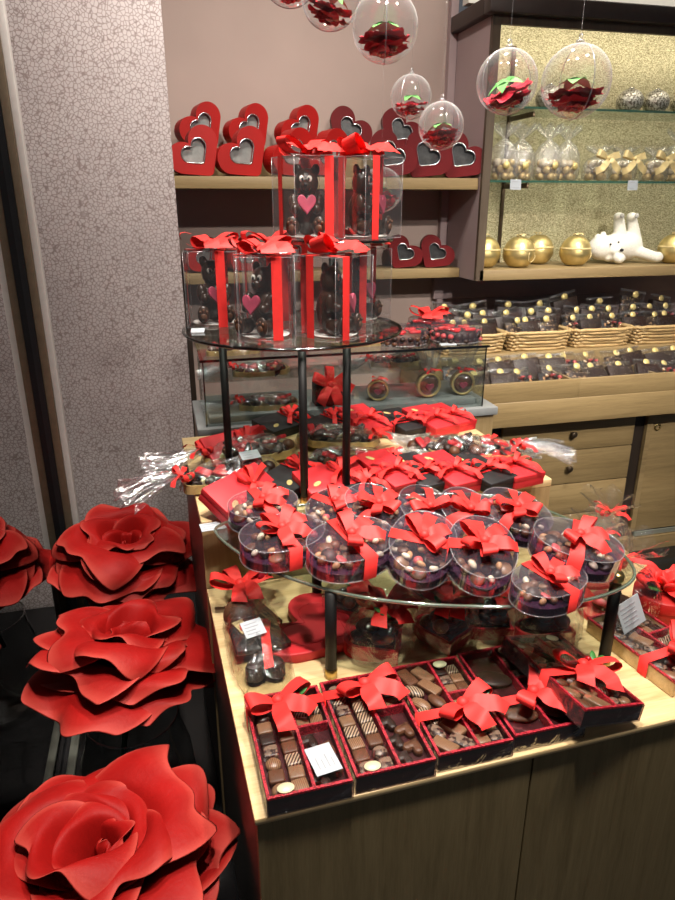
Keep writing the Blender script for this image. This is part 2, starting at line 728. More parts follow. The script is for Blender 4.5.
BOWS = [bow(k).mesh('bow', 'ribbon') for k in range(4)]
BOW3 = [bow(20 + k, loops=(.2, PI - .3, PI / 2), tl=(-2.2, -1.2, -.4)).mesh('bow', 'ribbon') for k in range(2)]
THIN = [bow(40 + k, W=.013, L=.036, tails=.06, hh=.012, loops=(0, PI, .8), tl=(-2.3, -.7, 2.4)).mesh('bow', 'ribbon') for k in range(3)]
GOLDB = bow(61, W=.015, L=.034, tails=.045, hh=.009, loops=(.25, PI - .25), tl=(-2.25, -.9), lift=.12).mesh('bow', 'gold_ribbon')


def put_bow(parent, loc, rot=0, scale=1, kind=None, name='bow'):
    ms = BOWS if kind is None else kind
    me = ms[random.randrange(len(ms))] if isinstance(ms, list) else ms
    return link(name, me, parent, loc, rot, scale)


def bands(mb, a0, a1, b0, b1, h, c, w, along='y', e=.0012):
    """ribbon band over a box a0..a1 x b0..b1 of height h, at coordinate c across"""
    if along == 'y':
        P = [(c, b0 - e, 0), (c, b0 - e, h + e), (c, b1 + e, h + e), (c, b1 + e, 0)]
        wv = (w / 2, 0, 0)
    else:
        P = [(a0 - e, c, 0), (a0 - e, c, h + e), (a1 + e, c, h + e), (a1 + e, c, 0)]
        wv = (0, w / 2, 0)
    for i in range(3):
        mb.strip([P[i], P[i + 1]], [wv, wv])


def text_card(parent, w, h, loc, rot, lines=4, name='price_card'):
    """a white card with grey rules where the small print is"""
    c = MB().box(-w / 2, w / 2, -.0006, .0006, 0, h).build(name, 'white_card', parent, loc, rot)
    l = MB()
    for k in range(lines):
        z = h * (.8 - .6 * k / max(1, lines - 1))
        l.box(-w * .38, w * random.uniform(.05, .38), -.0011, -.0007, z - h * .025, z + h * .025)
    l.build('print', 'ink', c)
    return c

# ================================================================== THE SETTING
def slab(name, mat, x0, x1, y0, y1, z0, z1, bev=0, parent=None):
    return MB().box(x0, x1, y0, y1, z0, z1, bev).build(name, mat, parent)


struct(slab('floor', 'floor_black', -1.6, 4.2, -1.2, 3.3, -.06, 0))
struct(slab('ceiling', 'ceiling_paint', -1.6, 4.2, -1.2, 3.4, 2.9, 2.96))
crackle('crackle')
struct(slab('wall_left', 'crackle', -1.6, .078, 2.67, 2.75, 0, 2.9))
struct(slab('wall_back', 'wall_mauve', .0, 1.353, 3.23, 3.3, 0, 2.9))
struct(slab('wall_right', 'wall_panel_mauve', 1.353, 4.2, 3.23, 3.3, 0, 1.25))
struct(slab('trim_1', 'wall_panel_mauve', 1.32, 1.354, 3.195, 3.23, 0, 2.9))
struct(slab('trim_2', 'wall_panel_mauve', 1.30, 4.2, 3.19, 3.229, 1.14, 1.245, .004))
uw = struct(slab('wall_upper', 'wall_white', 1.356, 4.2, 3.1, 3.16, 2.38, 2.9))
sc = MB()
for (cx, cz, r0, sg) in ((1.395, 2.475, .045, 1), (1.47, 2.50, .04, -1), (1.54, 2.47, .045, 1)):
    sc.tube([(cx + sg * r0 * (1 - t / 16) * math.cos(t * .75), 3.094, cz + r0 * (1 - t / 16) * math.sin(t * .75)) for t in range(15)], .006, 6)
sc.build('scroll_relief', 'gold_board', uw)
struct(slab('trim_3', 'dark_wood', .079, .10, 2.69, 3.22, 0, 1.2))
# the glass partition along the left with the post and floor rail it slides in
GX = -.417
g = struct(slab('window_1', 'mirror_glass', GX - .004, GX + .004, .1, 2.3, .012, 2.85))
fr = MB().box(GX - .004, GX + .022, 2.30, 2.34, 0, 2.88).build('window_frame', 'black_rubber', g)
MB().box(GX + .022, GX + .046, 2.302, 2.345, 0, 2.88, .002).build('window_stile', 'frame_bronze', g)
MB().box(GX + .046, GX + .066, 2.31, 2.35, 0, 2.88, .002).build('window_bead', 'frame_white', g)
MB().box(GX + .022, GX + .047, .1, 2.30, 0, .012, .002).build('floor_rail', 'alu', g)
struct(slab('wall_outer', 'black_rubber', -1.62, -1.6, -1.2, 3.3, 0, 2.9))

# ================================================================== FRONT TABLE AND RISER
TROT = R(2.0)
TO = Vector((.066, .752, 0))
table = thing('display_table', 'oak veneered low front table spread with boxed chocolates', 'table', TO, TROT)
TW, TD, TH = 1.06, .655, .75
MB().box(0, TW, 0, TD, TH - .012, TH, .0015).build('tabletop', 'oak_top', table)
MB().box(.004, .462, .004, .022, .06, TH - .0125).build('front_panel', 'oak_shaded', table)
MB().box(.466, TW - .004, .004, .022, .06, TH - .0125).build('front_panel', 'oak_shaded', table)
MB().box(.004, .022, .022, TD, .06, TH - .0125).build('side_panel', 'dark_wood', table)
MB().box(TW - .022, TW - .004, .022, TD, .06, TH - .0125).build('side_panel', 'oak_shaded', table)
MB().box(.03, TW - .03, .04, TD, 0, .06).build('plinth', 'black_rubber', table)
riser = thing('display_platform', 'raised oak plinth behind the front table under red gift boxes', 'platform', (.042, 1.413, 0), TROT)
RW, RD, RH = .90, .60, .92
MB().box(0, RW, 0, RD, RH - .02, RH, .0015).build('platform_top', 'oak_top', riser)
MB().box(.001, RW - .001, .001, .02, .02, RH - .0205).build('front_panel', 'oak_riser', riser)
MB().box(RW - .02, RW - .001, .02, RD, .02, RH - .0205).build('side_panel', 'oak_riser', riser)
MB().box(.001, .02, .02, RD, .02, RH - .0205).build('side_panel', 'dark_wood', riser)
MB().box(.02, RW - .02, .02, RD - .002, 0, .02).build('plinth', 'black_rubber', riser)


# ================================================================== GLASS STANDS
def leg(parent, x, y, z0, z1, r=.011, collar=True, cap=0):
    l = MB().tube([(x, y, z0 + .018), (x, y, z1)], r, 14).build('leg', 'black_metal', parent)
    MB().lathe([(0, z0), (r * 1.15, z0), (r * 1.15, z0 + .018), (r * .9, z0 + .022)], 14, Matrix.Translation((x, y, 0))).build('foot', 'brass', l)
    if cap:
        MB().lathe([(r * 1.15, z1), (r * 1.2, z1 + cap * .5), (r * 1.3, z1 + cap), (0, z1 + cap + .003)], 14, Matrix.Translation((x, y, 0))).build('collar', 'brass', l)
    return l


LOWZ = .936
low = thing('glass_display_stand', 'low wide glass stand holding clear oval boxes of chocolates', 'display stand', (0, 0, 0))
outl = spline([(.068, 1.31), (.122, 1.178), (.203, 1.075), (.297, .998), (.425, .938), (.59, .895), (.72, .898), (.815, .945), (.845, 1.05),
               (.82, 1.20), (.72, 1.345), (.5, 1.40), (.3, 1.405), (.16, 1.385), (.092, 1.355)], 5)
MB().prism(outl, LOWZ, LOWZ + .008, 0).build('plate', 'plate_glass', low)
MB().tube([(x, y, LOWZ + .004) for x, y in outl], .0034, 6, closed=True).build('plate_rim', 'plate_rim', low)
for x, y, c in ((.25, 1.035, 0), (.282, 1.30, 0), (.80, 1.235, 0)):
    leg(low, x, y, TH, LOWZ - .0005)
leg(low, .765, .93, TH, LOWZ - .0005, cap=0)
MB().lathe([(.012, LOWZ + .009), (.013, LOWZ + .02), (.011, LOWZ + .024), (0, LOWZ + .026)], 14, Matrix.Translation((.765, .93, 0))).build('collar', 'brass', low)

MIDZ, MC, MR = 1.292, (.315, 1.70), .272
mid = thing('glass_display_stand', 'tall round glass stand carrying chocolate bear gift cases', 'display stand', (0, 0, 0))
circ = [(MC[0] + MR * math.cos(2 * PI * k / 64), MC[1] + MR * math.sin(2 * PI * k / 64)) for k in range(64)]
MB().prism(circ, MIDZ, MIDZ + .008).build('plate', 'plate_glass', mid)
MB().tube([(x, y, MIDZ + .004) for x, y in circ], .0040, 6, closed=True).build('plate_rim', 'case_edge', mid)
for px, py in ((222, 338), (303, 352), (349, 347)):
    p = atz(px, py, MIDZ)
    q = Vector((p.x - MC[0], p.y - MC[1]))
    if q.length > MR - .02:
        q *= (MR - .02) / q.length
    leg(mid, MC[0] + q.x, MC[1] + q.y, RH, MIDZ - .0005, .0095)

TOPZ, TC, TR = 1.505, (.428, 1.70), .138
top = thing('glass_display_stand', 'small round glass tier above the middle stand holding two bear cases', 'display stand', (0, 0, 0))
circ = [(TC[0] + TR * math.cos(2 * PI * k / 48), TC[1] + TR * math.sin(2 * PI * k / 48)) for k in range(48)]
MB().prism(circ, TOPZ, TOPZ + .007).build('plate', 'plate_glass', top)
MB().tube([(x, y, TOPZ + .0035) for x, y in circ], .0036, 6, closed=True).build('plate_rim', 'case_edge', top)
leg(top, TC[0] - .01, TC[1], MIDZ + .0085, TOPZ - .0005, .009)

# ================================================================== CHOCOLATE BEARS IN CLEAR CASES
b = MB()
b.ell((0, .005, .046), (.036, .032, .046))
b.ell((0, 0, .104), (.029, .027, .028))
b.ell((0, -.024, .097), (.014, .014, .012))
for s in (-1, 1):
    b.ell((s * .022, .004, .129), (.011, .007, .012))
    b.ell((s * .032, -.016, .064), (.012, .014, .02), Matrix.Translation((0, 0, 0)))
    b.ell((s * .025, -.034, .054), (.011, .016, .011))
    b.ell((s * .030, -.030, .017), (.015, .026, .016))
    b.ell((s * .032, -.054, .022), (.016, .008, .02))
BEAR = remeshed(b, 'chocolate_bear', 'choc_bear', .003)
PADS = []
for s in (-1, 1):
    pads = MB()
    pads.ell((s * .032, -.0615, .018), (.008, .003, .007), seg=10, rings=6)
    for k in (-1, 0, 1):
        pads.ell((s * .032 + k * .008, -.061, .031 - abs(k) * .003), (.0035, .0025, .0035), seg=8, rings=6)
    PADS.append(pads.mesh('paw_pad', 'choc_milk'))
eyes = MB()
for s in (-1, 1):
    eyes.ell((s * .009, -.0265, .111), (.0065, .003, .0065), seg=10, rings=6)
EYES = eyes.mesh('eyes', 'eye_white')
pup = MB()
for s in (-1, 1):
    pup.ell((s * .0075, -.0292, .110), (.003, .0016, .0035), seg=8, rings=6)
pup.ell((0, -.0385, .100), (.005, .003, .004), seg=8, rings=6)
PUP = pup.mesh('pupils_and_nose', 'black_rubber')
HRT = MB().prism(heart(.044, 32), -.004, .004, .002).mesh('heart', 'heart_pink')


def bear_case(off):
    t = thing('bear_gift_case', 'x', 'gift box')
    w, h = .064, .182
    MB().prism([(-w, -w), (w, -w), (w, w), (-w, w)], 0, h, bottom=False).build('case', 'clear_case', t)
    e = MB()
    for x, y in ((-w, -w), (w, -w), (w, w), (-w, w)):
        e.tube([(x, y, 0), (x, y, h)], .0007, 5)
    for z in (.001, h):
        e.tube([(-w, -w, z), (w, -w, z), (w, w, z), (-w, w, z)], .0007, 5, closed=True)
    e.build('case_edge', 'clear_edge', t)
    MB().lathe([(0, .0015), (.05, .0015), (.056, .004), (.0565, .006), (.05, .0035), (0, .0032)], 32).build('doily', 'doily', t)
    bm_ = MB()
    bands(bm_, -w, w, -w, w, h, off, .023, 'y')
    bands(bm_, -w, w, -w, w, h, .012, .023, 'x', .0018)
    bm_.build('ribbon', 'ribbon', t)
    put_bow(t, (0, 0, h + .002), .6, 1.35, BOW3)
    bear = link('chocolate_bear', BEAR, t, (0, .006, .0045), 0, (1.0, .98, 1.17))
    for pm in PADS:
        link('paw_pad', pm, bear)
    e_ = link('eyes', EYES, bear)
    link('pupils', PUP, bear)
    link('heart', HRT, bear, (.004, -.055, .062), (R(80), 0, R(12)))
    return t


KA, KC = Kind(bear_case(.024)), Kind(bear_case(-.030))
GRP = 'chocolate bears in ribboned clear cases'
mz = MIDZ + .0085
for lab, p, rz in (
        ('clear case with chocolate bear at the front left of the middle glass tier', (.228, 1.585, mz), R(-4)),
        ('clear case front right on the middle tier, its bear facing right with pink heart', (.385, 1.555, mz), R(34)),
        ('clear case at the far left edge of the middle tier beside a price card', (.128, 1.79, mz), R(-8)),
        ('clear case at the right edge of the middle tier behind the front right case', (.50, 1.765, mz), R(22)),
        ('clear bear case at the back of the middle tier behind the two front cases', (.285, 1.84, mz), R(5)),
        ('left clear bear case on the small top glass tier', (.358, 1.70, TOPZ + .0075), R(14)),
        ('right clear bear case on the small top glass tier', (.495, 1.685, TOPZ + .0075), R(30))):
    c = (KC if 'right' in lab else KA).put(lab, p, rz, GRP)
    for ch in kids(c):
        if ch.name.startswith('chocolate_bear'):
            ch.rotation_euler.z = R({'clear case with chocolate bear at the front left of the middle glass tier': -42, 'left clear bear case on the small top glass tier': -30}.get(lab, 8))
pc = thing('price_card', 'small white price card at the left rim of the middle glass tier', 'price card', (.075, 1.665, mz), R(-12))
text_card(pc, .032, .016, (0, 0, 0), (R(-60), 0, 0), 2, 'card')


# ================================================================== BOXES OF PRALINES
PM = {}


def praline_mesh(kind, mat):
    k = (kind, mat)
    if k not in PM:
        m = MB()
        if kind == 'square':
            m.box(-.0085, .0085, -.0085, .0085, 0, .010, .002)
        elif kind == 'round':
            m.lathe([(0, 0), (.0088, 0), (.0088, .007), (.0065, .0105), (0, .0112)], 18)
        elif kind == 'heart':
            m.prism(heart(.024, 24), 0, .009, .004, smooth=False)
        elif kind == 'bar':
            m.box(-.0085, .0085, -.016, .016, 0, .010, .002)
        elif kind == 'leaf':
            m.ell((0, 0, .004), (.009, .015, .006))
        PM[k] = m.mesh('praline', mat)
    return PM[k]


BW, BD, BH = .130, .222, .035


def choc_box(name, label, layout, cat='chocolate box', side='sleeve', bowrot=0, bowloc=(.06, .165), seal=(.03, .012), card=None, group='red windowed boxes of pralines', loc=(0, 0, 0), rot=0, kraft=False):
    t = thing(name, label, cat, loc, rot, group)
    w = .004
    tr = MB()
    tr.box(.001, BW - .001, .001, BD - .001, .0015, .004)
    tr.box(.001, w, .001, BD - .001, .004, BH - .003)
    tr.box(BW - w, BW - .001, .001, BD - .001, .004, BH - .003)
    tr.box(w, BW - w, .001, w, .004, BH - .003)
    tr.box(w, BW - w, BD - w, BD - .001, .004, BH - .003)
    tr.build('tray', 'choc_pale' if kraft == 2 else ('oak_top' if kraft else 'tray_dark'), t)
    rim = MB()
    q = .0046
    rim.ring([(0, 0), (BW, 0), (BW, BD), (0, BD)], [(q, q), (BW - q, q), (BW - q, BD - q), (q, BD - q)], BH - .004, BH)
    rim.build('rim', 'red_glitter', t)
    dv = .072
    MB().box(dv - .0025, dv + .0025, q, BD - q, .004, BH - .001).build('divider', 'red_glitter', t)
    MB().box(dv + .0025, BW - q, .128, .133, .004, BH - .001).build('divider', 'red_glitter', t)
    rnd = random.Random(label)
    zc = .018
    MB().box(w, BW - w, w, BD - w, .0045, zc - .001).build('liner', 'tray_dark', t)

    def put(kind, mat, x, y, rz=0, sc_=1.3):
        link('praline', praline_mesh(kind, mat), t, (x, y, zc), rz + rnd.uniform(-.08, .08), (sc_, sc_, 1.15))
    mats = ['choc_milk', 'choc_dark', 'choc_striped', 'choc_pale', 'choc_lined', 'choc_mottled', 'choc_lined', 'choc_striped', 'choc_mottled']
    left, up, lo = layout
    if left == 'squares':
        for r in range(8):
            for c in (0, 1):
                put(rnd.choice(['square', 'square', 'round']), rnd.choice(mats), .0225 + c * .031, .0195 + r * .0261, 0, 1.42)
    elif left == 'leaves':
        for r in range(6):
            for c in (0, 1):
                put(rnd.choice(['leaf', 'bar']), rnd.choice(mats), .0225 + c * .03, .026 + r * .034, rnd.uniform(.3, .8), 1.35)
    elif left == 'slab':
        for r in range(2):
            put('leaf', ('choc_milk', 'choc_dark')[r], .038, .06 + r * .09, 1.2, 2.4)
    if up == 'squares':
        for r in range(3):
            for c in (0, 1):
                put('square', rnd.choice(mats), .0865 + c * .023, .146 + r * .025)
    if lo == 'hearts':
        for i, (x, y) in enumerate(((.0875, .026), (.1115, .046), (.0875, .064), (.1115, .084), (.0885, .106))):
            put('heart', ('choc_dark', 'choc_milk')[i % 2], x, y, 2.6, 1.45)
    elif lo == 'squares':
        for r in range(4):
            for c in (0, 1):
                put(rnd.choice(['square', 'round']), rnd.choice(mats), .0865 + c * .023, .022 + r * .028)
    elif lo == 'slab':
        put('leaf', 'choc_milk', .1, .06, .4, 2.2)
    fm = MB()
    fm.add([(.001, .001, BH + .0008), (BW - .001, .001, BH + .0008), (BW - .001, BD - .001, BH + .0008), (.001, BD - .001, BH + .0008)], [(0, 1, 2, 3)])
    fm.build('window', 'film', t)
    sv = MB()
    e = .0012
    P = [(-e, -e), (BW + e, -e), (BW + e, BD + e), (-e, BD + e)]
    sv.prism(P, .0005, BH - .002, 0, top=False, bottom=False)
    if not kraft:
        sv.build('sleeve', side, t)
    s = MB().lathe([(0, 0), (.0115, 0), (.0115, .0006), (0, .0008)], 20).build('seal', 'cream_seal', t, (seal[0], seal[1], BH + .0012))
    s.scale = (1.15, .85, 1)
    bx, by = bowloc
    rb = MB()
    rb.strip([(-.002, by, .001), (-.002, by, BH + .0022), (BW + .002, by, BH + .0022), (BW + .002, by, .001)], [(0, .011, 0)] * 4)
    rb.build('ribbon', 'ribbon', t)
    put_bow(t, (bx, by, BH + .003), bowrot, 1.08)
    ch = MB()
    ch.ell((bx + .022, by + .012, BH + .014), .0065)
    ch.ell((bx + .035, by + .006, BH + .012), .006)
    ch.build('cherries', 'cherry', t)
    lf = MB()
    for a in (.2, 1.1):
        lf.ell((0, 0, 0), (.014, .006, .0018), Matrix.Translation((bx + .03 + .012 * math.cos(a), by + .012 * math.sin(a) + .004, BH + .016)) @ Matrix.Rotation(a, 4, 'Z') @ Matrix.Rotation(-.5, 4, 'Y'))
    lf.build('leaf', 'leaf', t)
    if card:
        cx, cy, ca = card
        c = MB().box(-.021, .021, -.029, .029, 0, .0006).build('price_card', 'white_card', t, (cx, cy, BH + .0016), ca)
        l = MB()
        for k in range(4):
            l.box(-.012 + k * .008, -.0105 + k * .008, -.018, random.uniform(-.002, .018), .0007, .0010)
        l.build('print', 'ink', c)
    return t


TX = Matrix.Translation(TO) @ Matrix.Rotation(TROT, 4, 'Z')


def on_table(x, y, z=TH):
    return TX @ Vector((x, y, z))


for i, (lab, lay, kw) in enumerate((
        ('red box of pralines at the front left table corner with a white price card', ('squares', 'squares', 'hearts'), dict(card=(.097, .05, .12), bowloc=(.052, .185), bowrot=.2)),
        ('second red praline box from the left with hearts in its lower right compartment', ('squares', 'squares', 'hearts'), dict(bowloc=(.072, .182), bowrot=.25)),
        ('third red praline box from the left with leaf shaped chocolates and a low bow', ('leaves', 'squares', 'squares'), dict(bowloc=(.08, .085), bowrot=.5, seal=(.09, .205))),
        ('fourth red praline box in the front row, partly under the tilted box', ('slab', 'squares', 'slab'), dict(bowloc=(.075, .075), bowrot=.75, seal=(.09, .205))))):
    p = on_table(.0195 + i * .1365, -.001 + i * .0035)
    choc_box('praline_box', lab, lay, loc=p, rot=TROT - R(1 if i > 1 else .5), **kw)
# the box leaning on the fourth one
t5 = choc_box('praline_box', 'tilted red praline box propped across the fourth box by the right stand leg', ('leaves', 'squares', 'squares'),
              bowloc=(.08, .10), bowrot=-.3, seal=(.10, .205), loc=(.628, .772, TH + .0405), rot=0)
t5.rotation_euler = (R(-1.5), R(12), R(7))
t5.location = (.598, .757, TH + .0445)
choc_box('praline_box', 'kraft sided praline box at the right table edge by the rose topped box', ('leaves', 'squares', 'squares'), kraft=True,
         bowloc=(.085, .07), bowrot=.6, seal=(.09, .2), loc=on_table(.772, .045), rot=R(9))

# ================================================================== CLEAR OVAL BOXES ON THE LOW STAND
OA, OB, OH = .073, .054, .042
MEND = []
for mat in ('choc_dark', 'choc_milk', 'choc_white', 'choc_pink', 'nut_tan', 'choc_dark', 'choc_pale', 'choc_white', 'nut_tan'):
    for sh in range(2):
        q = MB()
        if mat in ('nut_tan', 'choc_white'):
            q.ell((0, 0, .005), (.0078 + .001 * sh, .0055, .0055), seg=10, rings=6)
        elif sh:
            q.lathe([(0, 0), (.0105, 0), (.0115, .0025), (.009, .005), (0, .0055)], 14)
        else:
            q.ell((0, 0, .006), (.0085, .0075, .007), seg=10, rings=6)
        MEND.append(q.mesh('praline', mat))


def oval_box(seed, label='x'):
    rnd = random.Random(seed)
    t = thing('oval_gift_box', label, 'chocolate box')
    out = ellipse(OA, OB, 44, 2.15)
    b_ = MB()
    b_.prism(offset(out, .002), .001, .016, top=True, bottom=True)
    b_.build('tray', 'plum_tray', t)
    MB().prism(out, 0, OH, top=False, bottom=False, smooth=True).build('wall', 'oval_wall', t)
    ld = MB()
    ld.add([(x, y, OH) for x, y in out], [tuple(range(44))], 0, False)
    ld.build('lid', 'oval_lid', t)
    rm = MB()
    for z in (.0012, OH):
        rm.tube([(x, y, z) for x, y in out], .0008, 5, closed=True)
    rm.build('rim', 'clear_edge', t)
    MB().box(-.001, .001, -OB + .006, OB - .006, .016, OH - .004, X=Matrix.Rotation(.5, 4, 'Z')).build('divider', 'oval_lid', t)
    n = 0
    for r, k, z in ((.80, 13, .0165), (.45, 7, .0175), (.62, 9, .0235), (.12, 2, .024)):
        for i in range(k):
            a = 2 * PI * (i + rnd.uniform(-.2, .2)) / k + r * 3
            o = link('praline', rnd.choice(MEND), t, (OA * r * .92 * math.cos(a), OB * r * .90 * math.sin(a), z),
                     (rnd.uniform(-.5, .5), rnd.uniform(-.5, .5), rnd.uniform(0, 6)), rnd.uniform(.9, 1.2))
    rb = MB()
    y = OB + .0015
    rb.strip([(.004, -y, .001), (.004, -y, OH + .0016), (0, 0, OH + .0016), (-.004, y, OH + .0016), (-.004, y, .001)], [(.0115, 0, 0)] * 5)
    rb.build('ribbon', 'ribbon', t)
    return t


OV = [oval_box(k) for k in range(3)]
for k, o in enumerate(OV):
    put_bow(o, (0, 0, OH + .003), [.9, .5, 1.2][k], .82, BOW3 if k == 1 else BOWS)
OK_ = [Kind(o) for o in OV]
OGRP = 'clear oval boxes of chocolates with red bows'
OZ = LOWZ + .0085
# label, px, py of the middle, extra height, rotation (deg), lean towards the front (deg), size
for i, (lab, px, py, dz, rz, tau, sc_) in enumerate((
        ('clear oval box back left on the low stand beside the red card box', 263, 513, .002, 12, 8, 1.06),
        ('clear oval box at the left front rim of the low glass stand', 282, 546, .006, 10, 8, 1.06),
        ('clear oval box second from the left along the front rim of the low stand', 350, 553, .012, 14, 10, 1.1),
        ('clear oval box in the middle of the front rim of the low stand', 420, 552, .006, 58, 16, 1.06),
        ('clear oval box fourth along the front rim, pale nuts showing at its right', 479, 558, .006, 70, 15, 1.06),
        ('low clear oval box above the front rim under the big tilted oval box', 547, 590, .002, 16, 4, .90),
        ('clear oval box at the back centre left, bow leaning towards the table leg', 334, 514, .004, 40, 10, 1.0),
        ('clear oval box in the back row beside the long red card box', 376, 515, .004, 125, 20, 1.06),
        ('clear oval box third from the right in the back row of the low stand', 426, 517, .004, 112, 22, 1.02),
        ('clear oval box second from the right in the back row of the low stand', 466, 519, .004, 108, 22, 1.0),
        ('clear oval box at the right end of the back row below the platform corner', 512, 519, .006, 128, 18, 1.06))):
    tr_ = R(tau)
    dz += .062 * math.sin(tr_)
    p = atz(px, py, .958 + dz)
    OK_[i % 3].put(lab, (p.x, p.y, OZ + dz), (tr_ * math.cos(R(rz)), -tr_ * math.sin(R(rz)), R(rz)), OGRP, sc_ * (1.07 if i in (1, 2, 3, 4, 5) else .98))
p = atz(572, 556, .985)
OK_[2].put('largest clear oval box, tilted at the right end of the low stand', (p.x, p.y, OZ + .034), (R(6), R(9), R(-38)), OGRP, 1.10)


# ================================================================== CARD GIFT BOXES ON THE PLATFORM
def card_box(mat):
    t = thing('card_gift_box', 'x', 'gift box')
    a, b_, h = .078, .042, .030
    bx = MB().box(-a, a, -b_, b_, 0, h - .011, .0012).build('box', mat, t)
    MB().box(-a - .0012, a + .0012, -b_ - .0012, b_ + .0012, h - .012, h, .0015).build('lid', mat, t)
    rb = MB()
    for c in (.012, .028):
        rb.strip([(c, -b_ - .002, .002), (c, -b_ - .002, h + .0012), (c, b_ + .002, h + .0012), (c, b_ + .002, .002)], [(.0028, 0, 0)] * 4)
    rb.build('ribbon', 'ribbon_thin', t)
    put_bow(t, (.02, 0, h + .001), 1.2, 1.0, THIN)
    MB().ell((0, 0, 0), (.012, .006, .0008), Matrix.Translation((-.05, -.018, h + .0008)) @ Matrix.Rotation(.5, 4, 'Z')).build('seal', 'gold_seal', t)
    return t


def px_(p):
    return p[0] < 300


KR, KB = Kind(card_box('red_card')), Kind(card_box('black_card'))
RZ = RH + .0005
for lab, kk, p1, p2, dz, tx, ty in (
        ('large red card gift box at the front left corner of the platform', 'r', (210, 507), (265, 477), .022, 32, 0),
        ('red card gift box back left on the platform beside the left stand leg', 'r', (200, 455), (268, 438), .022, 34, 0),
        ('black card gift box behind the left stand leg against the glass case', 'b', (268, 428), (300, 418), .004, 10, 0),
        ('black card gift box between the front left red box and middle stand leg', 'b', (278, 487), (308, 468), .006, 8, 0),
        ('red card gift box just right of the middle stand leg', 'r', (312, 483), (350, 474), .016, 14, 0),
        ('black card gift box right of the middle stand leg, half under red bows', 'b', (345, 493), (372, 486), .001, 6, 0),
        ('black card gift box against the glass case, right of the middle stand leg', 'b', (312, 430), (344, 418), .006, 8, 0),
        ('red card gift box below the case, just right of the right stand leg', 'r', (345, 410), (385, 430), .020, 0, 8),
        ('red card gift box in front of the centre cellophane trays', 'r', (370, 461), (408, 481), .020, 0, 8),
        ('black card gift box in the front row, second slanted box from the centre', 'b', (398, 461), (440, 485), .012, 0, 6),
        ('red card gift box in the front row, between two slanted black boxes', 'r', (425, 459), (472, 484), .018, 0, 6),
        ('black card gift box at the front right, second slanted box from the platform corner', 'b', (455, 460), (505, 482), .014, 0, 5),
        ('rightmost red card gift box of the slanted row at the platform corner', 'r', (480, 452), (537, 481), .012, 0, 4),
        ('long red card gift box below the right half of the glass case', 'r', (403, 408), (460, 432), .016, 0, 6),
        ('black card gift box left of the long red box under the case', 'b', (380, 412), (425, 433), .006, 0, 5),
        ('red card gift box at the right foot of the case base, half hidden', 'r', (425, 408), (470, 426), .004, 0, 4)):
    z = RZ + dz + .02
    a, b_ = atz(*p1, z), atz(*p2, z)
    d = b_ - a
    c = (a + b_) / 2
    rz = math.atan2(d.y, d.x)
    (KR if kk == 'r' else KB).put(lab, (c.x, c.y, RZ + dz), (R(tx), R(ty), rz), 'red and black card gift boxes on the platform', 1.2 if px_(p1) else 1.12)


# ================================================================== CELLOPHANE WRAPPED TRAYS
def tail_fan(mb, L, W0, W1, n=64, m=8, amp=.008, seed=1):
    rnd = random.Random(seed)
    vs, fs = [], []
    ph = [rnd.uniform(0, 6) for _ in range(4)]
    for j in range(m + 1):
        t = j / m
        for i in range(n + 1):
            u = -1 + 2 * i / n
            z = amp * (.25 + t) * (math.sin(u * 29 + ph[0]) + .6 * math.sin(u * 47 + ph[1] + t * 3) + .5 * math.sin(u * 9 + ph[2] + 2 * t)) + .012 * math.sin(t * 3 + ph[2])
            vs.append((L * t * (1 - .15 * u * u + .08 * math.sin(9 * u + ph[3])), u * (W0 + (W1 - W0) * t), z))
    for j in range(m):
        for i in range(n):
            a = j * (n + 1) + i
            fs.append((a, a + 1, a + n + 2, a + n + 1))
    mb.add(vs, fs)


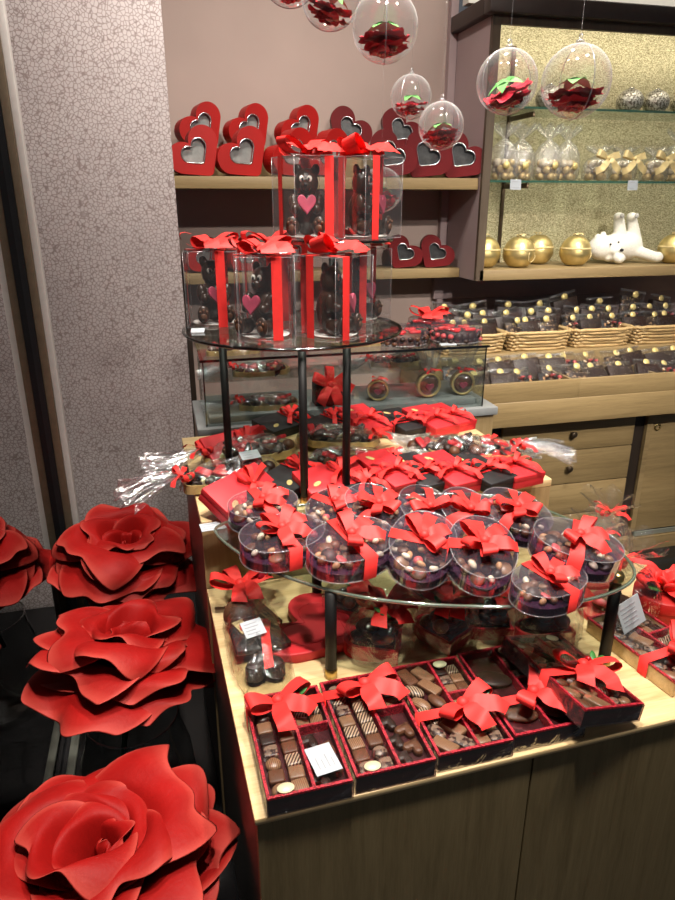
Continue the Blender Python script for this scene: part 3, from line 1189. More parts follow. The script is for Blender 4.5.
def cello_tray(seed, double=False):
    rnd = random.Random(seed)
    t = thing('cellophane_tray', 'x', 'chocolate tray')
    a, b_ = .098, .042
    out = [(x * (1 + .04 * math.sin(12 * math.atan2(y, x))), y * (1 + .06 * math.sin(12 * math.atan2(y, x)))) for x, y in ellipse(a, b_, 60, 2.3)]
    tr = MB()
    tr.prism(out, 0, .004)
    tr.ring(out, offset(out, .003), .004, .017)
    tr.build('gold_tray', 'gold_board', t)
    for i in range(22):
        k = i / 22
        x, y = a * .82 * rnd.uniform(-1, 1), b_ * .7 * rnd.uniform(-1, 1)
        if (x / a) ** 2 + (y / b_) ** 2 > .72:
            x, y = x * .6, y * .6
        link('praline', MEND[rnd.choice((0, 0, 1, 1, 2, 3, 10, 11, 8))], t, (x, y, .006 + rnd.uniform(0, .014)), (rnd.uniform(-.6, .6), rnd.uniform(-.6, .6), rnd.uniform(0, 6)), rnd.uniform(1.2, 1.9))
    for k in range(5):
        x, y = a * .7 * rnd.uniform(-1, 1), b_ * .5 * rnd.uniform(-1, 1)
        q = MB()
        q.box(-.016, .016, -.008, .008, 0, .008, .002)
        q.build('foil_piece', rnd.choice(['foil', 'choc_dark', 'red_card', 'foil']), t, (x, y, .022 + .003 * k), (rnd.uniform(-.6, .6), rnd.uniform(-.6, .6), rnd.uniform(0, 6)))
    for k, x in enumerate((-.045, .03)):
        hb = MB()
        hb.prism(heart(.034, 24), 0, .008, .003)
        hb.build('foil_heart', 'red_card', t, (x, rnd.uniform(-.01, .01), .027), (rnd.uniform(-.4, .4), .3, rnd.uniform(0, 6)))
    cv = MB()
    vs, fs = [], []
    n, m = 40, 7
    for j in range(m + 1):
        e = j / m * PI / 2
        for i in range(n):
            al = 2 * PI * i / n
            rr = math.cos(e) ** .7
            w = 1 + .03 * math.sin(7 * al + seed) + .03 * math.sin(13 * al + 3 * e)
            vs.append((a * 1.05 * rr * math.cos(al) * w, b_ * 1.1 * rr * math.sin(al) * w, .002 + .042 * math.sin(e) * (1 + .12 * math.sin(5 * al + 4 * e + seed))))
    for j in range(m):
        for i in range(n):
            k = (i + 1) % n
            fs.append((j * n + i, j * n + k, (j + 1) * n + k, (j + 1) * n + i))
    cv.add(vs, fs)
    cv.build('cellophane', 'cello', t)
    tl = MB()
    tail_fan(tl, .115, .010, .050, seed=seed)
    tl.build('cellophane_tail', 'cello_tail', t, (a * 1.02, 0, .022))
    put_bow(t, (a * 1.03, 0, .024), PI / 2, .8, THIN)
    return t


CT = [cello_tray(3), cello_tray(8)]
CTK = [Kind(c) for c in CT]
for i, (lab, p1, p2, dz) in enumerate((
        ('cellophane wrapped gold tray with its tail fanned over the left platform edge, rear one', (296, 446), (192, 460), .014),
        ('cellophane wrapped gold tray with its tail fanned left, front one by the white card', (276, 464), (176, 484), .006),
        ('cellophane wrapped gold tray at the platform centre behind the front tray', (300, 437), (385, 441), .016),
        ('cellophane wrapped gold tray at the platform centre, behind the slanted red box', (310, 458), (395, 458), .004),
        ('cellophane wrapped gold tray with its tail fanned right behind the slanted boxes', (412, 452), (490, 449), .016),
        ('cellophane wrapped gold tray with its tail over the right platform edge', (440, 455), (514, 458), .030))):
    a, b_ = atz(*p1, RZ + .03), atz(*p2, RZ + .03)
    d = (b_ - a)
    c = a + d * .45
    CTK[i % 2].put(lab, (c.x, c.y, RZ + dz), (0, 0, math.atan2(d.y, d.x)), 'cellophane trays of chocolates on the platform', 1.32 if i < 2 else 1.2)
for lab, px, py in (('white price card flat on the left platform edge beside the rear tray', 208, 453), ('white price card on the front left corner of the platform', 213, 527)):
    p = atz(px, py, RH)
    c = thing('price_card', lab, 'price card', (p.x, p.y, RH + .0012), R(6))
    text_card(c, .055, .036, (0, -.018, 0), (R(-88), 0, 0), 3, 'card')
p = atz(250, 458, .985)
c = thing('price_card', 'white price card lying on the front left cellophane tray', 'price card', (p.x, p.y, RZ + .068), R(12))
text_card(c, .05, .032, (0, -.016, 0), (R(-70), 0, 0), 3, 'card')


# ================================================================== BAGS ON THE FRONT TABLE
def pouch_mesh(Rx, Ry, h, seed, top=True):
    rnd = random.Random(seed)
    a1, a2 = rnd.uniform(0, 6), rnd.uniform(0, 6)
    mb = MB()
    n = 44
    prof = [(0, 0), (.85, 0), (1.02, .10), (1.06, .30), (.95, .50), (.66, .64), (.30, .72)]
    if top:
        prof += [(.14, .76), (.38, .84), (.72, .93), (.98, 1.0)]
    vs, fs = [], []
    for i, (r, z) in enumerate(prof):
        am = .02 + .10 * max(0, z - .35)
        for k in range(n):
            a = 2 * PI * k / n
            q = r * (1 + am * math.sin(9 * a + a1 + 3 * z) + am * .8 * math.sin(17 * a + a2 - 5 * z))
            vs.append((Rx * q * math.cos(a), Ry * q * math.sin(a), h * z * (1 + (.05 * math.sin(6 * a + a1) if z > .8 else 0))))
    for i in range(len(prof) - 1):
        for k in range(n):
            l = (k + 1) % n
            fs.append((i * n + k, i * n + l, (i + 1) * n + l, (i + 1) * n + k))
    mb.add(vs, fs)
    return mb


# long cellophane pack at the left edge
ep = thing('easter_egg_pack', 'long cellophane pack with a chocolate egg and bars at the left table edge', 'chocolate pack', (.1245, 1.15, TH), R(2))
MB().prism(ellipse(.056, .155, 40, 3), 0, .004).build('base_card', 'gold_board', ep)
MB().ell((-.024, .078, .036), (.031, .038, .031), seg=24, rings=14).build('chocolate_egg', 'choc_milk', ep)
MB().prism(heart(.075, 40), 0, .03, .010, smooth=False).build('chocolate_heart', 'choc_dark', ep, (0, -.085, .012), (.1, 0, PI))
rnd = random.Random(5)
for x, y, z, rz, w, l, mt in ((-.02, .018, .03, .2, .028, .018, 'choc_dark'), (.022, .07, .03, .5, .022, .045, 'choc_milk'), (.02, .0, .034, .3, .03, .05, 'choc_dark'), (-.02, -.01, .03, .1, .03, .035, 'black_card')):
    MB().box(-w, w, -l, l, 0, .012, .003).build('chocolate_bar', mt, ep, (x, y, z), (.15, .1, rz))
MB().box(-.012, .012, -.02, .02, 0, .004, .001).build('gold_leaf', 'gold_ribbon', ep, (-.025, .018, .046), (.1, 0, .4))
rb = MB()
rb.strip([(-.03, .01, .052), (0, .015, .058), (.03, .02, .05)], [(0, .009, 0)] * 3)
rb.strip([(.024, .01, .056), (.012, -.04, .066), (.004, -.12, .046)], [(.009, .002, 0)] * 3)
rb.build('ribbon', 'ribbon', ep)
cv = MB()
vs, fs = [], []
n, m = 48, 8
for j in range(m + 1):
    e = j / m * PI / 2
    for i in range(n):
        al = 2 * PI * i / n
        rr = math.cos(e) ** .55
        w = 1 + .02 * math.sin(8 * al) + .02 * math.sin(19 * al + 3 * e)
        ca, sa = math.cos(al), math.sin(al)
        vs.append((.060 * rr * math.copysign(abs(ca) ** .7, ca) * w, .160 * rr * math.copysign(abs(sa) ** .7, sa) * w, .072 * math.sin(e) * (1 + .05 * math.sin(6 * al + 4 * e))))
for j in range(m):
    for i in range(n):
        k = (i + 1) % n
        fs.append((j * n + i, j * n + k, (j + 1) * n + k, (j + 1) * n + i))
cv.add(vs, fs)
cv.build('cellophane', 'cello', ep)
put_bow(ep, (-.01, .135, .066), .3, 1.15, BOW3)
rs = MB()
for k in range(5):
    rs.ell((.0, .0, .0), (.012, .008, .012), Matrix.Translation((.035 + .006 * math.cos(k * 1.3), .15 + .006 * math.sin(k * 1.3), .085)) @ Matrix.Rotation(k, 4, 'Z'))
rs.build('rosebud', 'velvet_petal', ep)
lf = MB()
for a in (-.3, .5):
    lf.ell((0, 0, 0), (.019, .010, .002), Matrix.Translation((.055 + .008 * math.cos(a), .152 + .01 * math.sin(a), .086)) @ Matrix.Rotation(a, 4, 'Z') @ Matrix.Rotation(-.6, 4, 'Y'))
lf.build('leaf', 'leaf_dark', ep)
text_card(ep, .042, .036, (-.006, -.052, .071), (R(-66), 0, R(14)), 4)


def heart_box(label, loc, rot, w, h, cat='gift box', lid='red_card', group=None):
    t = thing('heart_box', label, cat, loc, rot, group)
    o = heart(w, 56)
    MB().prism(offset(o, .002), 0, h * .7).build('box', lid, t)
    MB().prism(o, h * .3, h, .003).build('lid', lid, t)
    e = MB()
    e.tube([(x, y, h + .0002) for x, y in heart(w * .66, 56)], .0012, 5, closed=True)
    e.build('embossed_heart', lid, t)
    return t


p = atz(330, 640, .765)
heart_box('large flat red heart box lying on the table under the low glass stand', (p.x - .012, p.y + .04, TH + .0005), R(52), .235, .022)


def heart_bag(seed):
    t = thing('wrapped_heart_bag', 'x', 'wrapped chocolate')
    o = heart(.115, 48)
    bs = MB()
    bs.prism(o, 0, .004)
    bs.ring(o, offset(o, .006), .004, .026)
    bs.build('heart_tray', 'red_card', t)
    MB().prism(heart(.098, 40), .005, .034, .010).build('chocolate_heart', 'choc_dark', t)
    rnd = random.Random(seed)
    for k in range(9):
        a = k * 2.4
        r = .034 * math.sqrt(k / 9)
        link('praline', MEND[rnd.choice((0, 1, 2, 3, 10))], t, (r * math.cos(a), r * math.sin(a) + .004, .034 + .005 * (k % 3)), (rnd.uniform(-.6, .6), rnd.uniform(-.6, .6), rnd.uniform(0, 6)), rnd.uniform(1.3, 1.9))
    bg = pouch_mesh(.060, .056, .125, seed)
    bg.build('cellophane', 'cello', t)
    put_bow(t, (0, -.012, .088), rnd.uniform(-.3, .3), .95, BOW3)
    lf = MB()
    for a in (2.6, 3.6):
        lf.ell((0, 0, 0), (.017, .008, .002), Matrix.Translation((.02 * math.cos(a), -.03 + .012 * math.sin(a), .098)) @ Matrix.Rotation(a, 4, 'Z') @ Matrix.Rotation(-.6, 4, 'Y'))
    lf.build('leaf', 'leaf', t)
    return t


HB = [Kind(heart_bag(11)), Kind(heart_bag(12))]
HG = 'cellophane heart bags under the low glass stand'
for i, (lab, px, py, rz, sc_) in enumerate((
        ('cellophane red heart bag just right of the front left stand leg', 380, 642, 20, 1.0),
        ('cellophane red heart bag right behind the third praline box', 446, 632, -15, .95),
        ('cellophane wrapped red heart bag behind the tilted praline box', 492, 622, 30, .92),
        ('cellophane wrapped red heart bag at the back under the low stand, left of centre', 350, 606, 10, .85),
        ('cellophane wrapped red heart bag at the back under the low stand, right of centre', 432, 596, -25, .9),
        ('cellophane red heart bag under the low stand, nearest the grey white card', 548, 627, 40, 1.0))):
    p = atz(px, py, TH + .02)
    HB[i % 2].put(lab, (p.x, p.y, TH + .0005), (0, 0, R(rz)), HG, sc_ * 1.14)


def side_bag(seed, base='red_card', skin='cello_bag'):
    t = thing('wrapped_biscuit_bag', 'x', 'wrapped chocolate')
    MB().prism(ellipse(.058, .05, 36, 2.4), 0, .008, .002).build('tray', base, t)
    rnd = random.Random(seed)
    for k in range(6):
        link('praline', rnd.choice(MEND), t, (rnd.uniform(-.03, .03), rnd.uniform(-.025, .025), .012 + .008 * (k % 3)), (rnd.uniform(-.6, .6), rnd.uniform(-.6, .6), k), 1.8)
    pouch_mesh(.062, .054, .14, seed).build('cellophane', skin, t)
    put_bow(t, (0, -.01, .098), rnd.uniform(-1, 1), .8, THIN)
    return t


SBK = Kind(side_bag(31))


def disc_bag(seed):
    """round biscuit in a gold rim standing upright, cellophane gathered into a fan above it"""
    t = thing('wrapped_biscuit_disc', 'x', 'wrapped chocolate')
    X = Matrix.Translation((0, 0, .037)) @ Matrix.Rotation(PI / 2, 4, 'X')
    MB().lathe([(.030, -.012), (.036, -.012), (.036, .012), (.030, .012), (.030, -.012)], 36, X).build('gold_rim', 'gold_board', t)
    MB().lathe([(0, -.007), (.0295, -.007), (.0295, .007), (.02, .010), (0, .011)], 30, X).build('biscuit', 'choc_milk', t)
    MB().prism(plump_heart(.026, 32), 0, .004, .001).build('heart', 'heart_pink', t, (0, -.0115, .032), (PI / 2, 0, 0))
    fan = MB()
    tail_fan(fan, .085, .012, .05, seed=seed)
    fan.build('cellophane_fan', 'cello_white', t, (0, 0, .072), (PI / 2, -PI / 2, 0))
    cv = MB()
    cv.ell((0, 0, .037), (.041, .021, .037), seg=28, rings=14)
    cv.build('cellophane', 'cello', t)
    put_bow(t, (0, -.012, .074), .2, .6, THIN)
    return t


SBG = Kind(disc_bag(32))
for lab, x, y, sc_ in (
        ('clear wrapped biscuit bag behind the white card by the right stand leg', .90, 1.085, 1.05),
        ('clear wrapped biscuit bag at the far back right corner of the table', 1.02, 1.315, .95),
        ('clear wrapped biscuit bag on the table right at the platform foot', .93, 1.235, .9)):
    SBK.put(lab, (x, y, TH + .0005), (0, 0, x * 20), 'clear biscuit bags on the right of the table', sc_ * 1.25)
p = atz(634, 632, .77)
pc = thing('price_card', 'grey white price card standing by the right stand leg before a clear bag', 'price card', (.872, .985, TH + .0375), 0)
text_card(pc, .062, .062, (0, 0, 0), (R(-18), R(-14), R(14)), 5, 'card')

# rose topped round red box at the right edge
p = atz(668, 620, .77)
rbx = thing('rose_topped_box', 'round red box topped with a ribbon rose and leaves at the right frame edge', 'gift box', (p.x + .035, p.y + .06, TH + .0005), 0)
MB().lathe([(0, 0), (.062, 0), (.062, .04), (0, .04)], 40).build('box', 'heart_red', rbx)
MB().lathe([(.0635, .026), (.0635, .048), (.060, .051), (0, .051)], 40).build('lid', 'heart_red', rbx)
put_bow(rbx, (0, 0, .053), .4, 1.2, BOW3)
rr = MB()
for k in range(9):
    a = k * 2.4
    r = .004 + .003 * k
    rr.ell((0, 0, 0), (.016, .006, .018), Matrix.Translation((r * math.cos(a), -.005 + r * math.sin(a), .082 - .0012 * k)) @ Matrix.Rotation(a + PI / 2, 4, 'Z') @ Matrix.Rotation(.5, 4, 'X'))
rr.build('ribbon_rose', 'ribbon', rbx)
lf = MB()
for a in (2.7, 3.4):
    lf.ell((0, 0, 0), (.021, .011, .002), Matrix.Translation((.045 * math.cos(a), -.01 + .03 * math.sin(a), .07)) @ Matrix.Rotation(a, 4, 'Z') @ Matrix.Rotation(-.4, 4, 'Y'))
lf.build('leaf', 'leaf', rbx)
ch = MB()
ch.ell((-.038, .012, .082), .008)
ch.ell((-.05, .002, .086), .007)
ch.build('cherries', 'cherry', rbx)


# ================================================================== GIANT ROSES IN GLASS BOWLS
def petal(r0, r1, H, width, curl, seed, ruff=.010, n=16, m=14):
    """one rounded petal: rises from radius r0, opens to r1 at height H, its edge rolling outward"""
    rnd = random.Random(seed)
    p1, p2, p3 = rnd.uniform(0, 6), rnd.uniform(0, 6), rnd.uniform(-.25, .25)
    vs, fs, rim = [], [], []
    for j in range(m + 1):
        v = (j / m) ** .85
        sh = math.sin(min(v / .6, 1) * PI / 2) ** .7
        if v > .6:
            sh *= math.sqrt(max(0, 1 - ((v - .6) / .43) ** 2)) * .72 + .28
        for i in range(n + 1):
            u = -1 + 2 * i / n
            rad = r0 + (r1 - r0) * v ** 1.3
            ang = u * width * sh / 2 / max(rad, .05) + p3 * v * .3
            z = H * (math.sin(v * PI * .5) ** .9) * (1 - .10 * abs(u) ** 2.5 * v)
            c = max(0, v - .78) / .22
            z -= curl * c ** 1.7 * (.6 + .4 * math.cos(2.2 * u + p2)) * .8
            rad += curl * c * (.75 + .35 * math.sin(3 * u + p1)) + .020 * abs(u) ** 4 * v
            z += ruff * v ** 2 * math.sin(4.2 * u + p1) * (.3 + abs(u))
            rad += ruff * .9 * v ** 2 * math.sin(5.5 * u + p2) + ruff * .25 * v ** 4 * math.sin(9 * u + p1)
            vs.append((rad * math.cos(ang), rad * math.sin(ang), z))
            edge = max(abs(u) ** 6, (j / m) ** 8)
            rim.append(min(1, max(0, (edge - .5) * 1.6)))
    for j in range(m):
        for i in range(n):
            a = j * (n + 1) + i
            fs.append((a, a + 1, a + n + 2, a + n + 1))
    return vs, fs, rim


def petal_obj(name, mat, spec, parent, rot, thick=.0016):
    vs, fs, rim = spec
    me = bpy.data.meshes.new(name)
    me.from_pydata(vs, [], fs)
    me.materials.append(M[mat])
    for p_ in me.polygons:
        p_.use_smooth = True
    at = me.attributes.new('rim', 'FLOAT', 'POINT')
    at.data.foreach_set('value', rim)
    o = link(name, me, parent, None, rot)
    if thick:
        sd = o.modifiers.new('thick', 'SOLIDIFY')
        sd.thickness = thick
        sd.offset = 0
        ss = o.modifiers.new('sub', 'SUBSURF')
        ss.levels = ss.render_levels = 1
    return o


def giant_rose(label, loc, rot, sc_, seed, tilt=(0, 0)):
    t = thing('giant_rose', label, 'artificial flower', loc, (tilt[0], tilt[1], rot), 'giant red roses along the glass partition')
    t.scale = (sc_,) * 3
    rnd = random.Random(seed)
    # ring: count, r0, r1, H, width, curl
    for k, (cnt, r0, r1, H, w, cu) in enumerate(((2, .008, .026, .125, .13, .010), (3, .020, .062, .168, .22, .014), (4, .034, .100, .198, .29, .022),
                                               (5, .050, .150, .196, .33, .038), (5, .062, .186, .152, .38, .050), (5, .064, .200, .090, .38, .046))):
        off = rnd.uniform(0, 6)
        for i in range(cnt):
            a = off + 2 * PI * (i + rnd.uniform(-.12, .12)) / cnt
            s = petal(r0, r1 * rnd.uniform(.90, 1.10), H * rnd.uniform(.88, 1.10), w * rnd.uniform(.9, 1.1), cu * rnd.uniform(.5, 1.6), seed * 100 + k * 10 + i, .013, 22, 16)
            petal_obj('petal', 'rose_petal', s, t, (0, 0, a))
    cx = MB()
    cx.lathe([(0, -.045), (.02, -.045), (.05, -.02), (.075, .01), (.05, .012), (0, .012)], 24)
    cx.build('calyx', 'leaf_dark', t)
    MB().tube([(0, 0, -.04), (.004, 0, -.16), (0, .004, -.26)], .008, 8).build('stem', 'leaf_dark', t)
    return t


for lab, loc, rot, sc_, seed, tl in (
        ('giant red rose farthest back by the patterned wall', (-.198, 2.05, .45), .3, .93, 3, (R(12), R(2))),
        ('giant red rose in the middle of the three, beside the front table corner', (-.168, 1.49, .445), 2.0, .91, 5, (R(10), R(3))),
        ('giant red rose nearest the camera at the bottom left corner', (-.188, .955, .385), 4.2, .98, 9, (R(6), R(2)))):
    giant_rose(lab, loc, rot, sc_, seed, tl)
for lab, x, y in (('round glass bowl under the rear giant rose', -.198, 2.05), ('round glass bowl under the middle giant rose', -.165, 1.49), ('round glass bowl under the nearest giant rose', -.188, .955)):
    v_ = thing('glass_bowl', lab, 'vase', (x, y, .001), 0, 'glass bowls holding the giant roses')
    MB().lathe([(0, 0), (.07, .0), (.125, .06), (.148, .15), (.14, .24), (.118, .32), (.115, .36)], 40).build('bowl', 'vase_glass', v_)
    MB().tube([(.115 * math.cos(2 * PI * k / 40), .115 * math.sin(2 * PI * k / 40), .36) for k in range(40)], .003, 6, closed=True).build('bowl_rim', 'clear_edge', v_)


# ================================================================== HANGING CLEAR BALLS WITH ROSES
def hang_ball(label, loc, r=.05, seed=1, tilt=0):
    t = thing('hanging_ball', label, 'hanging ornament', loc, (0, 0, seed * 1.3), 'clear balls with red roses hanging on threads')
    MB().ell((0, 0, 0), r, seg=40, rings=24).build('shell', 'ball_shell', t)
    sm = MB()
    n = 48
    sm.tube([(r * 1.003 * math.cos(2 * PI * k / n), 0, r * 1.003 * math.sin(2 * PI * k / n)) for k in range(n)], .0009, 5, closed=True)
    sm.build('seam', 'clear_edge', t)
    lp = MB()
    lp.lathe([(0, r), (.006, r), (.006, r + .004), (0, r + .005)], 12)
    lp.tube([(.004 * math.cos(2 * PI * k / 14), 0, r + .008 + .004 * math.sin(2 * PI * k / 14)) for k in range(14)], .0011, 6, closed=True)
    lp.build('hanging_loop', 'clear_edge', t)
    MB().tube([(0, 0, r + .011), (0, 0, 2.9 - loc[2])], .0003, 5).build('thread', 'thread', t)
    vs, fs, rim = [], [], []
    rnd = random.Random(seed)
    X0 = Matrix.Translation((0, 0, -r * .18)) @ Matrix.Rotation(R(tilt), 4, 'Y') @ Matrix.Rotation(PI, 4, 'X')
    for k, (cnt, a0, a1, H, w, cu) in enumerate(((3, .01, .05, .17, .14, .012), (4, .02, .09, .16, .22, .03), (5, .03, .15, .12, .28, .04), (6, .04, .19, .05, .28, .03))):
        for i in range(cnt):
            a = rnd.uniform(-.2, .2) + 2 * PI * i / cnt + k
            pv, pf, pr = petal(a0, a1, H, w, cu, seed * 50 + k * 9 + i, .016, 8, 7)
            o = len(vs)
            X = X0 @ Matrix.Rotation(a, 4, 'Z') @ Matrix.Scale(r * 3.6, 4)
            vs += [tuple(X @ Vector(q)) for q in pv]
            fs += [tuple(o + q for q in f) for f in pf]
            rim += pr
    ro_ = petal_obj('rose', 'velvet_petal', (vs, fs, rim), t, None, 0)
    cx = MB()
    for k in range(5):
        a = 2 * PI * k / 5
        cs, ws = [], []
        for j in range(6):
            v = j / 5
            q = X0 @ Matrix.Rotation(a, 4, 'Z') @ Vector((r * .64 * v, 0, -r * .26 + r * .24 * v * v))
            wv = (X0 @ Matrix.Rotation(a, 4, 'Z')).to_3x3() @ Vector((0, r * .30 * (1 - v) ** .7 + .0003, 0))
            cs.append(q)
            ws.append(wv)
        cx.strip(cs, ws)
    cx.build('calyx', 'leaf_light', ro_)
    return t


for k, (lab, px, py, dpx, tl) in enumerate((
        ('large clear ball with an upturned rose, third from the left at the top edge', 385, 27, 66, 5),
        ('clear ball cut by the top edge, left of the large one', 331, -3, 60, -20),
        ('small clear ball hanging behind and below the large ball', 411, 97, 41, 8),
        ('small clear ball lowest of the left cluster, before the red heart boxes', 441, 126, 45, -12),
        ('clear ball with a tilted rose before the left edge of the gold cabinet', 507, 82, 60, -28),
        ('clear ball with a green topped rose before the gold cabinet, rightmost of all', 576, 82, 68, 4),
        ('clear ball barely showing at the top edge, leftmost of all', 290, -24, 56, 10),
        ('clear ball hanging behind the top right bear case', 381, 190, 44, -15))):
    t_ = FPX * .1 / dpx
    q = Vector((0, 0, CAM_H)) + ray(px, py) * t_
    if k == 7:
        q = aty(381, 190, 2.0)
    hang_ball(lab, q, .05 if k < 7 else .062, k + 1, tl)

# ================================================================== WALL SHELVES WITH HEART BOXES
sh1 = thing('wall_shelf', 'upper oak shelf on the mauve back wall full of heart boxes', 'shelf', (0, 0, 0))
MB().box(.081, 1.352, 2.88, 3.229, 1.642, 1.687, .001).build('shelf_board', 'oak_shelf', sh1)
MB().box(.085, 1.348, 3.08, 3.225, 1.6875, 1.805).build('back_step', 'oak_shelf', sh1)
sh2 = thing('wall_shelf', 'lower oak shelf on the mauve back wall behind the bear cases', 'shelf', (0, 0, 0))
MB().box(.103, 1.352, 3.02, 3.229, 1.262, 1.304, .001).build('shelf_board', 'oak_shelf', sh2)


def heart_kind(mat, side_mat, ang, fill='lining'):
    w, d = .215, .085
    t = thing('heart_gift_box', 'x', 'heart box')
    c, s = math.cos(ang), math.sin(ang)

    def rot2(o):
        return [(x * c - y * s, x * s + y * c) for x, y in o]
    o0 = rot2(plump_heart(w))
    zmin = min(y for x, y in o0)
    X = Matrix.Translation((0, 0, -zmin + .0015)) @ Matrix.Rotation(PI / 2, 4, 'X')
    body = MB()
    body.prism(offset(o0, .003), -d / 2, d * .22, 0, X=X, smooth=False)
    body.build('box', side_mat, t)
    inner = rot2(plump_heart(w * .50, 64, w * .05))
    lid = MB()
    lid.ring(o0, inner, d * .05, d / 2, X=X)
    lid.build('lid', mat, t)
    rm = MB()
    rm.tube([tuple(X @ Vector((x, y, d / 2))) for x, y in inner], .0028, 6, closed=True)
    rm.build('window_rim', 'silver', t)
    bk = MB()
    bk.prism(offset(inner, -.001), d * .225, d * .25, X=X)
    bk.build('window_lining', fill, t)
    wn = MB()
    wn.add([X @ Vector((x, y, d * .46)) for x, y in inner], [tuple(range(64))], 0, False)
    wn.build('window', 'film', t)
    return t


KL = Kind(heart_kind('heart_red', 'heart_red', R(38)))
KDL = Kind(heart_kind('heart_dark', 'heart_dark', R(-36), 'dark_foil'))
s1, s1b, s2 = 1.6875, 1.8055, 1.3045
hg = 'heart gift boxes on the wall shelves'
for lab, k, px, y, z, rz in (
        ('bright red heart box first from left in the upper shelf front row', KL, 196, 2.95, s1, 8),
        ('bright red heart box second from left in the upper shelf front row', KL, 243, 2.95, s1, 10),
        ('bright red heart box third in the front row, above the left top bear case', KL, 291, 2.955, s1, 24),
        ('bright red heart box fourth in the front row, just over the bear case bows', KL, 327, 2.95, s1, 22),
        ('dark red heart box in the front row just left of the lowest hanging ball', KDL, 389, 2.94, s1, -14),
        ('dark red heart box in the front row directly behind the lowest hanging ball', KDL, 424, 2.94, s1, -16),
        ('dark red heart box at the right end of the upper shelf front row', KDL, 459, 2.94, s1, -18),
        ('bright red heart box first from left in the raised back row', KL, 203, 3.135, s1b, 16),
        ('bright red heart box second in the raised back row of the upper shelf', KL, 250, 3.135, s1b, 16),
        ('bright red heart box third in the raised back row, above the bear cases', KL, 300, 3.135, s1b, 16),
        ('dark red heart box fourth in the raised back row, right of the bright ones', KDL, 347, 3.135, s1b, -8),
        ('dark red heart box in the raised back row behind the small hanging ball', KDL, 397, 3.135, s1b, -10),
        ('bright red heart box at the left end of the lower shelf behind bows', KL, 203, 3.12, s2, 24),
        ('bright red heart box second from the left on the lower shelf behind bows', KL, 245, 3.12, s2, 24),
        ('bright red heart box third from the left on the lower shelf', KL, 292, 3.12, s2, 24),
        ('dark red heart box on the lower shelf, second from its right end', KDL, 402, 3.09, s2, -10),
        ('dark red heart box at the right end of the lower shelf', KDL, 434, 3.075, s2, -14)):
    p = aty(px, 160 if z > 1.5 else 255, y)
    sc_ = .80 if z < 1.4 else .92 if z > 1.7 else 1.0
    k.put(lab, (p.x, y, z), (0, 0, R(rz)), hg, sc_)


# ================================================================== GOLD BACKED CABINET
cb = thing('display_cabinet', 'brown framed wall cabinet with sparkling gold back and glass shelves', 'cabinet', (0, 0, 0))
CX0, CX1, CY0, CZ0, CZ1 = 1.356, 3.3, 2.85, 1.262, 2.284
MB().box(CX0, CX0 + .018, CY0 + .02, 3.228, CZ0, CZ1).build('side_panel', 'wall_panel_mauve', cb)
MB().box(CX0, CX0 + .036, CY0, CY0 + .0195, CZ0, CZ1).build('frame_stile', 'brown_frame', cb)
MB().box(CX0 + .0365, CX1, CY0, CY0 + .0195, 2.254, CZ1).build('frame_rail', 'brown_frame', cb)
MB().box(CX0 + .0185, CX1, CY0, 3.20, CZ0, CZ0 + .045, .001).build('bottom_board', 'oak_shelf', cb)
MB().box(CX0 + .0185, CX1, CY0 + .02, 3.20, CZ1 + .0625, CZ1 + .078).build('top_board', 'brown_frame', cb)
MB().box(CX0 + .0185, CX1, 3.201, 3.225, CZ0, CZ1 + .062).build('back_panel', 'gold_weave', cb)
MB().box(CX1, CX1 + .02, CY0, 3.225, CZ0, CZ1).build('side_panel', 'brown_frame', cb)
cn = MB()
cn.box(CX0 - .035, CX1 + .05, CY0 - .04, CY0 + .018, CZ1 + .0005, CZ1 + .062, .004)
cn.box(CX0 - .035, CX0 + .018, CY0 + .0185, 3.228, CZ1 + .0005, CZ1 + .062, .004)
cn.build('cornice', 'cornice', cb)
GZ1, GZ2 = 1.672, 1.962
for z in (GZ1, GZ2):
    s_ = MB().box(CX0 + .03, CX1 - .01, 2.895, 3.19, z, z + .008).build('glass_shelf', 'plate_glass', cb)
    MB().box(CX0 + .03, CX1 - .01, 2.892, 2.8955, z, z + .008).build('shelf_edge', 'shelf_edge', s_)
for x in (1.625,):
    MB().box(x, x + .014, 3.186, 3.20, CZ0 + .046, 2.25).build('slotted_rail', 'bronze_knob', cb)
    for z in (GZ1, GZ2):
        MB().box(x + .002, x + .012, 2.96, 3.185, z - .022, z - .001, .002).build('bracket', 'bronze_knob', cb)
for lab, px, py in (('white price tag on the lower glass shelf edge, left one', 516, 183), ('white price tag on the lower glass shelf edge, right one', 633, 185)):
    p = aty(px, py, 2.888)
    c = thing('price_tag', lab, 'price card', (p.x, 2.889, GZ1 - .030), 0)
    text_card(c, .052, .042, (0, 0, 0), (R(-4), 0, 0), 2, 'card')


def gold_ball():
    t = thing('gold_bauble', 'x', 'bauble')
    pr = [(0, 0), (.035, .001), (.060, .018), (.076, .048), (.078, .072), (.070, .104), (.052, .130), (.028, .145), (0, .148)]
    MB().lathe([(p[0], p[1]) for p in spline([(a, b_, 0) for a, b_ in pr], 4, False)], 36).build('ball', 'gold_ball', t)
    MB().lathe([(.0785, .083), (.0793, .085), (.079, .090), (.077, .092)], 36).build('band', 'gold_ribbon', t)
    em = MB()
    em.tube([(.026 * math.cos(a), -.079 + .006 * abs(math.sin(a)), .055 + .026 * math.sin(a)) for a in [2 * PI * k / 24 for k in range(24)]], .002, 6, closed=True)
    em.build('relief', 'gold_ribbon', t)
    link('bow', GOLDB, t, (0, 0, .147), .4, .75)
    return t


